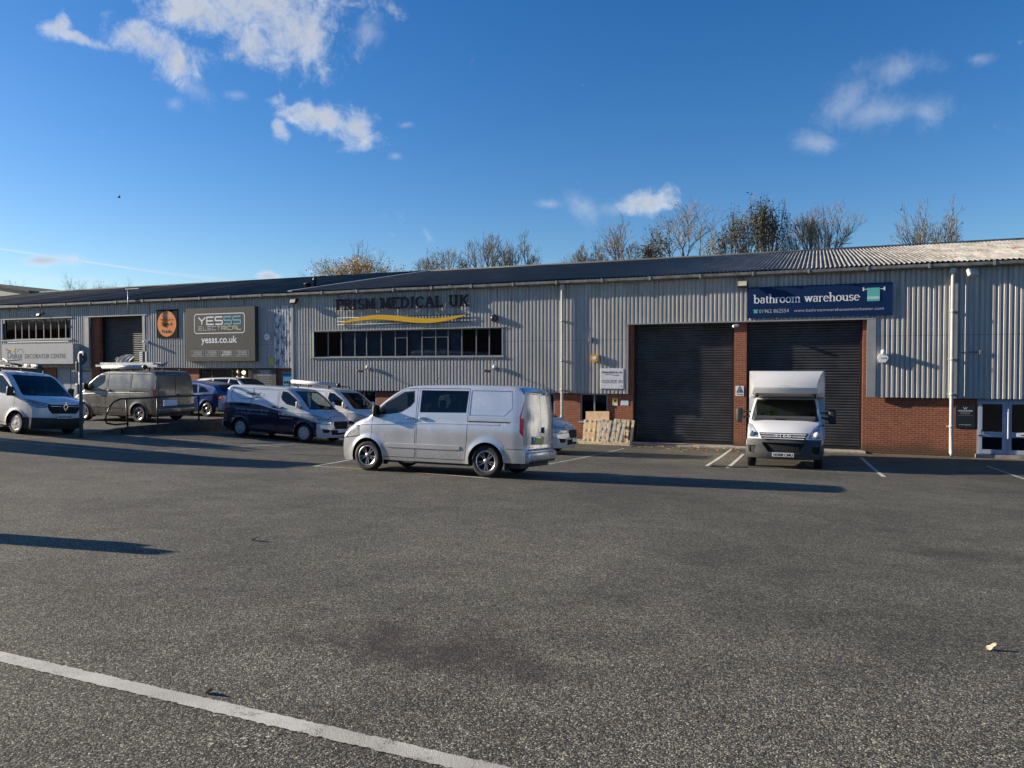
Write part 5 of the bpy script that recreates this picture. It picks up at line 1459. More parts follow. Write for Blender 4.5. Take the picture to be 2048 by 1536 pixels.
on_roof('roof_rack', 'black roof bars on the white van at the left edge', 'roof rack', v, [('bar', lambda b: rack(b, (-1.8, -.8, .3)), V_TRIM), ('clamp', lambda b: [rbox(b, (x, y, 2.17), (.16, .05, .10), .012) for x in (.3, -.8) for y in (-.5, -.1, .2)], V_TRIM)], None)
on_roof('pipe_carrier', 'pale tube on the roof of the white van at the left edge', 'pipe carrier', v, [('tube', lambda b: rbox(b, (-.65, .35, 2.16), (2.5, .17, .14), .03), M_LAD), ('end_cap', lambda b: rbox(b, (.63, .35, 2.16), (.05, .16, .13), .02), V_TRIM)], None)
on_roof('step_ladder', 'black folded step ladder lying on the left edge van', 'ladder', v, [('stiles_and_rungs', lambda b: ladder(b, -.35, 2.20, -1.9, .55), V_TRIM), ('crossed_arms', lambda b: (tube(b, [(-.4, -.6, 2.22), (.5, -.2, 2.36)], .02, 6), tube(b, [(-.4, -.2, 2.36), (.5, -.6, 2.24)], .02, 6)), M_LAD)], None)

# ---------- cars behind
def make_car(name, label, mat, L, belt, glass_side, wheels, rw=.33, tail_lamps=True, windows=(), rearw=None, cat='car'):
    root = empty(name, label=label, cat=cat, group='cars parked by the trade counter'); body = L.build()
    for d, sg in (('L', 1), ('R', -1)):
        for wp in windows:
            w = cut(body, wp, d); inn = cut(w, shrink(wp, .02), d); wo = mk('window', push(inn, -.004), V_TINT if glass_side else V_GLASS, root, angle=30); mk('window_seal', w, V_GAP, wo)
        lo_, hi_ = belt
        for (a, b) in ((1.05, .08), (.06, -.85)):
            g = cut(body, [(a, lo_), (a, hi_), (a-.012, hi_), (a-.012, lo_)], d); mk('panel_gap', push(g, -.005), V_GAP, root)
            bm = bmesh.new(); rbox(bm, L.side(b+.12, hi_-.08, sg, .015), (.17, .04, .035), .012); mk('handle', bm, mat, root)
        tl = [(L.tail-.03, hi_-.22), (L.tail-.03, hi_-.03), (L.tail+.28, hi_-.04), (L.tail+.22, hi_-.18)]
        t_ = cut(body, tl, d); mk('rear_lamp', push(t_, .004), V_RED, root, angle=30)
        hl = [(L.nose+.02, hi_-.30), (L.nose-.55, hi_-.16), (L.nose-.5, hi_-.30)]
        t_ = cut(body, hl, d); mk('headlight', push(t_, .004), V_LENS, root, angle=30)
    for (nm, poly, d, lim) in (rearw or ()):
        w = cut(body, poly, d, lim); inn = cut(w, shrink(poly, .025), d, lim); wo = mk(nm, push(inn, -.004), V_TINT if nm == 'rear_window' else V_GLASSD, root, angle=30); mk('window_seal', w, V_GAP, wo)
    plate(root, L.tail-.01, 0, .62, None, V_PLATEY, front=False)
    mk('body', body, mat, root, angle=32)
    for x in wheels:
        for sg in (-1, 1): make_wheel(root, x, sg*.79, rw, w=.21, sg=sg)
    underbody(root, L, wheels, zw=rw, R_=rw+.05, track=.90); cab_interior(root, .15, .38, rows=2, w=.6); mirrors(root, .85, .86, .92, mat, w=.10, h=.15)
    return root
def car_shape(h=1.48, l0=-2.1, l1=2.1, wb=1.28, belt=.92, est=False, r=.33, wide=.9, clear=0):
    b = belt
    top = [(l0, b-.06), (l0+.04, b+.05)] + ([(l0+.12, b+.25), (l0+.38, h-.12), (l0+.62, h-.03)] if est else [(l0+.10, b+.12), (l0+.45, b+.36), (l0+.85, h-.10)]) + [(-.3, h), (.25, h-.01), (.55, h-.07), (.95, h-.28), (1.22, b+.07), (1.32, b+.03), (1.7, b-.04), (l1-.15, b-.14), (l1-.04, b-.22), (l1, b-.30)]
    return Loft(l0, l1, top=sorted(top), hw=[(.15, wide*.93), (.4, wide), (.7, wide), (b, wide*.975), (b+.05, wide*.95), (b+.3, wide*.83), (h, wide*.70)],
        plan=[(l0, .90), (l0+.4, .975), (-.8, 1), (.9, 1), (1.6, .96), (l1, .86)], sill=[(l0, .30+clear), (-1, .20+clear), (1, .20+clear), (l1, .20+clear)], arches=[(-wb, r, r+.045), (wb, r, r+.045)], bf=.36, pf=2.4, br=.22, rc=(.09, .07), bfs=1.2)
L = car_shape(1.50, -2.0, 2.15, 1.30, .95)
v = make_car('blue_car', 'blue hatchback facing left between the bronze grey van and the liveried van', P_BLUE, L, (.30, .90), False, (-1.30, 1.30),
    windows=([(1.02, .99), (.55, 1.36), (.12, 1.41), (.10, .99)], [(.05, .99), (.05, 1.41), (-.62, 1.38), (-.78, .99)], [(-.83, 1.0), (-.70, 1.36), (-1.10, 1.26), (-1.42, 1.05)]),
    rearw=(('rear_window', [(-.58, 1.06), (.58, 1.06), (.50, 1.36), (-.50, 1.36)], 'B', lambda c: c.z > 1.0), ('windscreen', [(-.70, 1.02), (.70, 1.02), (.56, 1.42), (-.56, 1.42)], 'F', lambda c: c.x > .3)))
place(v, -25.4, 25.75, math.pi, flat=True)
L = car_shape(1.60, -2.3, 2.3, 1.38, 1.04, est=True, r=.35, wide=.93, clear=.04)
v = make_car('white_car', 'pale silver estate car facing right by the lit shop front', P_WHITE, L, (.34, .99), True, (-1.38, 1.38), rw=.35,
    windows=([(1.10, 1.08), (.55, 1.52), (.12, 1.57), (.10, 1.08)], [(.05, 1.08), (.05, 1.57), (-.85, 1.56), (-.95, 1.08)], [(-1.0, 1.09), (-.92, 1.55), (-1.55, 1.46), (-1.85, 1.18), (-1.7, 1.10)]),
    rearw=(('windscreen', [(-.72, 1.12), (.72, 1.12), (.58, 1.58), (-.58, 1.58)], 'F', lambda c: c.x > .3),))
place(v, -25.75, 28.6, 0, flat=True)

# ---------- box van (heading towards the camera)
def make_box_van():
    root = empty('box_van', label='white box van with grey bumper parked nose out at the right roller door', cat='van')
    mat = P_WHITE; W2 = .955
    L = Loft(-1.2, 2.30,
        top=[(-1.2, 2.02), (.0, 2.04), (.55, 2.0), (.80, 1.93), (1.25, 1.50), (1.42, 1.34), (1.5, 1.31), (1.8, 1.20), (2.05, 1.08), (2.20, .97), (2.30, .84)],
        hw=[(.2, .90), (.4, W2), (.8, W2), (1.1, .94), (1.35, .90), (1.7, .84), (2.05, .78)], plan=[(-1.2, 1), (1.0, 1), (1.7, .975), (2.3, .93)],
        sill=[(-1.2, .45), (.8, .40), (1.95, .30), (2.3, .30)], arches=[(1.40, .34, .40)], bf=.26, pf=3.0, fz_=[(.2, .08), (.45, 0), (.65, 0), (.9, .06)], rc=(.09, .08), bfs=1.3)
    body = L.build(); lim = lambda c: c.x > 1.3
    ws_ = [(-.845, 1.325), (.845, 1.325), (.80, 1.62), (.74, 1.93), (-.74, 1.93), (-.80, 1.62)]
    w = cut(body, ws_, 'F', lambda c: c.x > .4); inn = cut(w, shrink(ws_, .03), 'F', lambda c: c.x > .4); wo = mk('windscreen', push(inn, -.004), V_GLASSD, root, angle=30); mk('windscreen_seal', w, V_GAP, wo)
    bm = bmesh.new(); tube(bm, [(1.50, .75, 1.345), (1.42, .1, 1.43), (1.40, -.05, 1.44)], .014, 6); tube(bm, [(1.53, .02, 1.345), (1.44, -.62, 1.40), (1.44, -.7, 1.40)], .014, 6); mk('wiper', bm, V_GAP, wo)
    gr = [(-.60, .99), (.60, .99), (.52, .82), (-.52, .82)]
    g = cut(body, gr, 'F', lim); gi = mk('grille', push(g, -.03), V_GAP, root)
    bm = bmesh.new()
    for z, w_, x in ((.955, 1.10, 2.20), (.895, 1.06, 2.245), (.835, 1.0, 2.285)): rbox(bm, (x, 0, z), (.05, w_, .028), .008)
    mk('grille_bar', bm, P_WHITE, gi)
    bm = text_bm('IVECO', .40, .085, bold=.035, spacing=1.15, thick=.01); bm.transform(Matrix.Translation((2.30, -.20, .865)) @ Matrix.Rotation(R(90), 4, 'Z')); mk('lettering', bm, L_SILV, gi)
    for sg in (-1, 1):
        hl = [(.60, .86), (.66, 1.02), (.80, 1.20), (.925, 1.25), (.97, 1.10), (.95, .86)]
        if sg < 0: hl = mirror_y(hl)
        h_ = cut(body, hl, 'F', lim); inn = cut(h_, shrink(hl, .012), 'F', lim); ho = mk('headlight', push(inn, .004), V_LENS, root, angle=30); mk('headlight_rim', h_, V_GAP, ho)
        bm = bmesh.new(); bmesh.ops.create_uvsphere(bm, u_segments=14, v_segments=9, radius=.08); bmesh.ops.translate(bm, verts=bm.verts[:], vec=(2.07, sg*.80, .96)); mk('lamp_bulb', bm, V_PLATE, ho, smooth=True)
    P_BUMP = pm('bumper_grey', (.045, .047, .05), .6, bump=.15)
    g = cut(body, [(-1.05, .815), (1.05, .815), (1.05, .20), (-1.05, .20)], 'F', lambda c: c.x > 1.75 and c.z < .83)
    # carve the intake, plate shelf and side ducts out of the bumper skin
    it = cut(g, [(-.52, .72), (.52, .72), (.36, .47), (-.36, .47)], 'F')
    mk('lower_grille', push(it, -.04), V_GAP, root)
    for sg in (-1, 1):
        q = [(.66, .63), (.86, .63), (.84, .45), (.70, .42)]
        if sg < 0: q = mirror_y(q)
        d_ = cut(g, q, 'F'); mk('fog_lamp_recess', push(d_, -.03), V_GAP, root)
    mk('bumper', push(g, .02), P_BUMP, root, angle=30)
    plate(root, 2.345, 0, .40, 'NX08 CMU', V_PLATE)
    for d, sg in (('L', 1), ('R', -1)):
        dp = panel(body, root, [(1.05, .5), (1.05, 1.36), (.62, 1.93), (-.05, 1.95), (-.07, .5)], d, 'door', mat); wp = [(.98, 1.33), (.60, 1.85), (.05, 1.87), (.05, 1.30)]
        w = cut(dp, wp, d); do = mk('front_door', dp, mat, root, angle=30); mk('window', push(w, -.004), V_GLASS, do, angle=30)
        bm = bmesh.new(); rbox(bm, L.side(.12, 1.18, sg, .02), (.18, .05, .05), .015); mk('handle', bm, V_TRIM, do)
        # tall mirrors on arms
        bm = bmesh.new(); rbox(bm, (1.02, sg*1.17, 1.45), (.13, .19, .42), .05, None, 3); mo = mk('mirror', bm, V_TRIM, root, angle=50)
        bm = bmesh.new(); tube(bm, [(.98, sg*.90, 1.42), (1.0, sg*1.10, 1.38)], .025, 8); tube(bm, [(.98, sg*.88, 1.56), (1.0, sg*1.10, 1.54)], .02, 8); mk('mirror_arm', bm, V_TRIM, mo)
    mk('body', body, mat, root, angle=32)
    # cargo box with a moulded peak over the cab
    H0, H1, BW = .75, 2.80, 1.0
    bm = bmesh.new(); box(bm, -4.55, .05, -BW, BW, H0, H1); bmesh.ops.bevel(bm, geom=[e for e in bm.edges if abs((e.verts[0].co-e.verts[1].co).x) > 1], offset=.03, segments=2, affect='EDGES')
    cb = mk('cargo_box', bm, mat, root)
    bm = bmesh.new()
    # rows from the roof line down: (x front, half width at back, z, half width in front)
    rows = [(.55, 2.775, .985, .96), (1.10, 2.74, .985, .93), (1.30, 2.60, .985, .86), (1.42, 2.40, .98, .80), (1.46, 2.26, .98, .78), (1.44, 2.20, .98, .80), (1.38, 2.10, .98, .83), (1.15, 2.02, .97, .80), (.75, 1.995, .95, .78)]
    grid = []
    for (xf, z, wb_, wf_) in rows:
        r = []
        for k in range(-10, 11):
            u = k/10; a = abs(u); y = u*wb_ if a > .8 else u/.8*wf_
            xx_ = xf if a <= .8 else xf-(a-.8)/.2*(xf-.05)*.78
            xx_ -= .07*min(1, a/.8)**2*(1 if z < 2.72 else .4)
            if a > .8: y = (wf_ + (wb_-wf_)*(a-.8)/.2)*(1 if u > 0 else -1)
            r.append(bm.verts.new((xx_, y, z)))
        lv = bm.verts.new((.04, wb_, z)); rv = bm.verts.new((.04, -wb_, z)); grid.append([rv]+r+[lv])
    top_ = [bm.verts.new((.04, v_.co.y, 2.779)) for v_ in grid[0]]
    grid.insert(0, top_)
    for a, b in zip(grid, grid[1:]):
        for k in range(len(a)-1):
            try: bm.faces.new((a[k], a[k+1], b[k+1], b[k]))
            except ValueError: pass
    bmesh.ops.remove_doubles(bm, verts=bm.verts[:], dist=.0015); bmesh.ops.recalc_face_normals(bm, faces=bm.faces[:])
    mk('box_peak', bm, paint('paint_box_white', (.62, .62, .60), 0, .4), cb, angle=25)
    bm = bmesh.new(); stroke(bm, [(.11*math.cos(R(10*k)), .05*math.sin(R(10*k))) for k in range(36)], .012, 0, closed=True); bm.transform(Matrix.Translation((1.475, 0, 2.27)) @ Matrix.Rotation(R(90), 4, 'Z')); mk('oval_emblem', bm, L_SILV, cb)
    for sg in (-1, 1):
        bm = bmesh.new(); bmesh.ops.create_uvsphere(bm, u_segments=12, v_segments=8, radius=.055); bmesh.ops.translate(bm, verts=bm.verts[:], vec=(1.30, sg*.72, 2.03)); mk('marker_lamp', bm, V_GAP, cb, smooth=True)
    bm = bmesh.new(); box(bm, -4.3, 0.2, -.50, -.36, .45, .62); box(bm, -4.3, .2, .36, .50, .45, .62); box(bm, -4.3, -.05, -.9, .9, .62, .745); box(bm, .2, 1.9, -.55, .55, .30, .5); mk('chassis', bm, V_TRIM, root)
    for sg in (-1, 1): make_wheel(root, 1.40, sg*.83, .34, style='hub', sg=sg); make_wheel(root, -2.1, sg*.83, .34, style='hub', sg=sg)
    cab_interior(root, .28, .80)
    bm = bmesh.new(); rbox(bm, (.05, 0, 1.4), (.03, 1.6, 1.1), .01); mk('cab_back', bm, V_LINE, root)
    bm = bmesh.new(); rbox(bm, (.85, -.30, 1.52), (.10, .18, .26), .04); mk('hi_vis_jacket', bm, emitless_yellow, root)
    bm = bmesh.new(); rbox(bm, (1.12, .15, 1.42), (.18, .34, .02), .005); mk('paperwork', bm, V_PLATE, root)
    return root
emitless_yellow = pm('hi_vis', (.55, .70, .05), .7)
v = make_box_van(); place(v, -.82, 21.8+2.30, -math.pi/2); v.matrix_world = v.matrix_world @ Matrix.Scale(1.075, 4, (0, 1, 0))
# ------------------------------------------------------------------ off-frame van and an added box that cast the shadows on the yard
o = empty('delivery_van', label='tall white delivery van standing just outside the left of the picture', cat='van')
bm = bmesh.new(); rbox(bm, (0, 0, 1.75), (5.6, 2.0, 2.5), .18, None, 3); mk('body', bm, P_WHITE, o, angle=40)
for x in (-1.8, 1.8):
    for sg in (-1, 1): make_wheel(o, x, sg*.86, .343, style='hub', sg=sg)
bm = bmesh.new(); box(bm, -2.5, 2.5, -.9, .9, .3, .52); mk('chassis', bm, V_TRIM, o)
place(o, -24.6, 12.9, 0)
o = empty('shadow_caster', (-9.85, 5.15, G(-9.85, 5.15)), 'unseen grey box added outside the left of the picture to cast a ground shadow', 'shadow caster')  # stand-in added out of view, shaped for the tapering foreground shadow
bm = bmesh.new(); rbox(bm, (0, 0, .5), (.35, .45, 1.0), .03); mk('caster_box', bm, M_LEAD, o); bm = bmesh.new(); rbox(bm, (0, -.1, 1.06), (.30, .26, .22), .05); mk('caster_top', bm, M_DARK, o)

# ------------------------------------------------------------------ pallets, boards and timber by the loading door
M_WOOD = pm('pallet_wood', (.66, .53, .34), .8, var=.3, scale=5, bump=.3, bscale=30); M_WOOD2 = pm('pallet_wood_weathered', (.50, .46, .37), .8, var=.3, scale=5, bump=.3); M_PLY = pm('plywood', (.68, .46, .27), .7, var=.15, scale=3)
def pallet(label, M, mat, name='wooden_pallet', w=1.2, h=1.0, seed=1):
    o = empty(name, label=label, cat='pallet', group='pallets leaning by the loading door'); rnd = random.Random(seed)
    # stands on edge: boards vertical in the x-z plane, bearers across
    for k in range(3):
        z = .05 + (h-.14)*k/2; bm = bmesh.new(); box(bm, 0, w, .024, .10, z, z+.09); mk('bearer', bm, mat, o)
    n = 6
    for k in range(n):
        x = (w-.10)*k/(n-1) + rnd.uniform(-.012, .012); bm = bmesh.new(); box(bm, 0, .10, 0, .022, 0, h-.01*rnd.random()); bmesh.ops.bevel(bm, geom=bm.edges[:], offset=.003, segments=1, affect='EDGES')
        bm.transform(Matrix.Translation((x, 0, 0)) @ Matrix.Rotation(R(rnd.uniform(-2.5, 2.5)), 4, 'Y')); mk('deck_board', bm, mat, o)
    for k in range(3):
        x = (w-.10)*k/2; bm = bmesh.new(); box(bm, x, x+.10, .102, .122, 0, h-.02); mk('back_board', bm, mat, o)
    o.matrix_world = M; return o
T = Matrix.Translation
def lean(x, y, z, tilt, roll=0, yaw=0): return T((x, y, z)) @ Matrix.Rotation(R(yaw), 4, 'Z') @ Matrix.Rotation(R(roll), 4, 'Y') @ Matrix.Rotation(R(-tilt), 4, 'X')
xp = lambda px, s: fx(px, s)
pallet('pale pallet leaning left against the brick wall beneath the plywood board', lean(xp(1166, 30.3), 30.2, .10, 14, 2), M_WOOD, w=1.10, h=.95, seed=2)
pallet('weathered grey pallet tilted in front of the others by the wall', lean(xp(1196, 30.0), 29.95, .26, 16, 8), M_WOOD2, w=1.0, h=.86, seed=3)
pallet('pale pallet standing at the corner of the roller door', lean(xp(1226, 30.35), 30.25, .12, 12, 3), M_WOOD, w=.80, h=.98, seed=4)
bm = bmesh.new(); box(bm, 0, 1.02, 0, .018, 0, 1.25); o = mk('plywood_board', bm, M_PLY, None, label='sheet of bare plywood standing behind the pallets', cat='board'); o.matrix_world = lean(xp(1172, 30.7), 30.62, .10, 8, -1.5)
for i, (x0, x1, y, z, lb) in enumerate(((1158, 1260, 29.75, .06, 'long pale timber on the ground in front of the pallets'), (1172, 1255, 29.95, .07, 'weathered timber on the ground just behind the long pale one'))):
    bm = bmesh.new(); a, b = xp(x0, y), xp(x1, y); box(bm, a, b, y-.05, y+.05, G(-9, y)+.01, G(-9, y)+.11); box(bm, (a+b)/2-.08, (a+b)/2+.08, y-.045, y+.045, G(-9, y)+.112, G(-9, y)+.20) if i == 0 else None
    mk('timber', bm, (M_WOOD, M_WOOD2)[i], None, label=lb, cat='timber')
o = empty('flat_pallet', (xp(1132, 30.3), 30.2, G(-9, 30.2)), 'low pallet lying flat at the foot of the thin downpipe', 'pallet')
bm = bmesh.new(); [box(bm, 0, 1.0, y, y+.09, .02, .10) for y in (0, .35, .62)]; mk('bearer', bm, M_WOOD2, o); bm = bmesh.new(); [box(bm, x, x+.1, 0, .71, .102, .122) for x in (0, .22, .45, .68, .9)]; mk('deck_board', bm, M_WOOD, o)

# feather flag near the far roller door
p = pt(228, 737, 26.0)
o = empty('feather_flag', (fx(229, 27.6), 27.6, 1.1), 'white curved feather flag rising behind the bronze grey van', 'flag')
zt_, zb_ = fz(240, 713, 27.6)-1, fz(240, 745, 27.6)-1
bm = bmesh.new(); X1 = fx(257, 27.6)-fx(229, 27.6)
arcp = [(0, 0, 0), (0, 0, zb_), (.05, 0, zb_+.45), (.25, 0, zt_-.1), (.55, 0, zt_+.02), (X1, 0, zt_-.08)]
tube(bm, [(0, 0, 0), (0, 0, zb_), (fx(231, 27.6)-fx(229, 27.6), 0, fz(231, 723, 27.6)-1), (fx(240, 27.6)-fx(229, 27.6), 0, fz(240, 714, 27.6)-1)], .018, 8); mk('pole', bm, M_BLACK, o)
M_FLAG = bpy.data.materials.new('flag_fabric'); M_FLAG.use_nodes = True; t = NT(M_FLAG.node_tree); b = M_FLAG.node_tree.nodes['Principled BSDF']; b.inputs['Base Color'].default_value = (.78, .78, .80, 1); b.inputs['Roughness'].default_value = .8
tl = t.n('ShaderNodeBsdfTranslucent'); t.set(tl, 0, t.mix(t.noise(t.obj(), 6, 3), (.75, .75, .78, 1), (.85, .85, .86, 1))); ms = t.n('ShaderNodeMixShader'); ms.inputs[0].default_value = .5; t.set(ms, 1, b.outputs[0]); t.set(ms, 2, tl.outputs[0]); M_FLAG.node_tree.links.new(ms.outputs[0], M_FLAG.node_tree.nodes['Material Output'].inputs[0])
OUT = [(228, 742), (228.5, 732), (231, 723), (236, 717), (243, 713), (250, 712), (257, 714)]; INN = [(248, 742), (247.5, 736), (247.5, 731), (249, 726), (251, 722), (254, 718), (257, 714.5)]
vs, fs = [], []
for i, (p_, q_) in enumerate(zip(OUT, INN)):
    for j in range(9):
        u = j/8; px, py = p_[0]*(1-u)+q_[0]*u, p_[1]*(1-u)+q_[1]*u
        vs.append((fx(px, 27.6)-fx(229, 27.6), .4*(fx(px, 27.6)-fx(229, 27.6))+.06*math.sin(2.2*j+i*.6), fz(px, py, 27.6)-1))
for k in range(6):
    for j in range(8): a = k*9+j; fs.append((a, a+9, a+10, a+1))
mk('flag_cloth', mesh_pd('flag_cloth', vs, fs), M_FLAG, o, smooth=True)

# drain cover and leaves
p = gp(1450, 934)
bm = bmesh.new(); 
for k in range(9): box(bm, -.42+.1*k, -.36+.1*k, -.20, .20, .0, .012)
box(bm, -.47, -.43, -.22, .22, 0, .014); box(bm, .43, .47, -.22, .22, 0, .014); mk('drain_grate', bm, M_BLACK, None, loc=(p.x+.1, p.y, G(p.x, p.y)+.004), label='dark drain grate in the asphalt left of the box van', cat='drain')
def leafbm(seed, size):
    rnd = random.Random(seed); bm = bmesh.new(); n = 10; L_ = []; R_ = []; C_ = []
    for k in range(n+1):
        t_ = k/n; w = size*.33*math.sin(math.pi*t_)**.7*(1+.25*math.sin(9*t_+seed)); x = size*(t_-.5); z = .06*size*math.sin(3*t_+seed)+.004
        L_.append(bm.verts.new((x, w, z+size*.16+.05*size*math.sin(7*t_)))); C_.append(bm.verts.new((x, 0, z))); R_.append(bm.verts.new((x, -w, z+size*.12)))
    for k in range(n): bm.faces.new((L_[k], C_[k], C_[k+1], L_[k+1])); bm.faces.new((C_[k], R_[k], R_[k+1], C_[k+1]))
    bmesh.ops.remove_doubles(bm, verts=bm.verts[:], dist=.0005)
    return bm
LEAFM = [pm('leaf_yellow_brown', (.42, .31, .14), .7, var=.3, scale=20), pm('leaf_brown', (.34, .15, .07), .7, var=.3, scale=20), pm('leaf_pale', (.50, .44, .30), .7, var=.3, scale=20)]
for (px, py, sz, m_, lb) in ((510, 1082, .10, 2, 'pale curled leaf lying in the middle of the open asphalt at left'), (1985, 1300, .078, 2, 'yellow curled leaf on the asphalt near the right edge'), (419, 1388, .06, 1, 'small russet leaf just above the white line in the foreground')):
    p = gp(px, py); o = mk('fallen_leaf', leafbm(px, sz), LEAFM[m_], None, label=lb, cat='leaf', loc=(p.x, p.y, G(p.x, p.y)+.002)); o.rotation_euler = (0, -R(35), .3 if px > 1000 else -.4); o.location.z += sz*.09
rnd = random.Random(12)
lf = [mk('fallen_leaf', leafbm(k+50, .16), LEAFM[k % 3], None, label='small dry leaf among the litter in front of the left roller door', cat='leaf', group='dry leaves in front of the roller door', loc=(-5, 29.6, G(-5, 29.6))) for k in range(3)]
for k in range(55):
    c = lf[k % 3].copy(); col.objects.link(c); s_ = 30.3-abs(rnd.gauss(0, 1.1)); px = rnd.uniform(1255, 1480); x = fx(px, s_)
    c.location = (x, s_, G(x, s_)+.003); c.rotation_euler.z = rnd.uniform(0, 6); c.scale = (1, 1, 1); kk = rnd.uniform(.5, 1.2); c.scale = (kk, kk, kk)
# paint splashes on the asphalt
for (px, py, n, sc, lb) in ((505, 1487, 26, .07, 'white paint splashes'),):
    p = gp(px, py); bm = bmesh.new()
    for k in range(n):
        cx_, cy_ = rnd.gauss(0, sc), rnd.gauss(0, sc*.7); r_ = rnd.uniform(.003, .011); vv = [bm.verts.new((cx_+r_*rnd.uniform(.6, 1.5)*math.cos(R(60*q)), cy_+r_*math.sin(R(60*q)), .006)) for q in range(6)]; bm.faces.new(vv)
    bmesh.ops.recalc_face_normals(bm, faces=bm.faces[:])
    mk('paint_splash', bm, M_LINE, None, kind='structure', loc=(p.x, p.y, G(p.x, p.y)))

# long block added behind the camera, sized to keep low sky out of reflections
o = empty('reflection_blocker', label='unseen long brick block added behind the camera to darken reflections', cat='warehouse')
bm = bmesh.new(); box(bm, -270, 90, -46, -34, 0, 10.2); mk('wall', bm, M_BRICK, o)
bm = bmesh.new(); prism(bm, [(-47, 10.2), (-33.4, 10.2), (-40, 12.4)], -271, 91); bm.transform(Matrix(((0, 1, 0, 0), (1, 0, 0, 0), (0, 0, 1, 0), (0, 0, 0, 1)))); bmesh.ops.recalc_face_normals(bm, faces=bm.faces[:]); mk('roof', bm, M_ROOFD, o)
# bird
p = EYEP + ray(238, 395).normalized()*90
o = empty('bird', p, 'small dark bird flying in the open sky at upper left', 'bird')
bm = bmesh.new(); lathe(bm, [(.005, -.28), (.05, -.15), (.09, 0), (.06, .14), (.045, .2), (.01, .28)], 10, 'x'); mk('body', bm, M_BLACK, o)
bm = bmesh.new()
for sg in (-1, 1):
    q = [bm.verts.new(v_) for v_ in ((.08, sg*.05, .02), (.16, sg*.30, .16), (.02, sg*.62, .30), (-.10, sg*.28, .14), (-.08, sg*.05, .02))]; bm.faces.new(q)
mk('wings', bm, M_BLACK, o); o.rotation_euler = (0, 0, R(60)); o.scale = (.62, .62, .62)

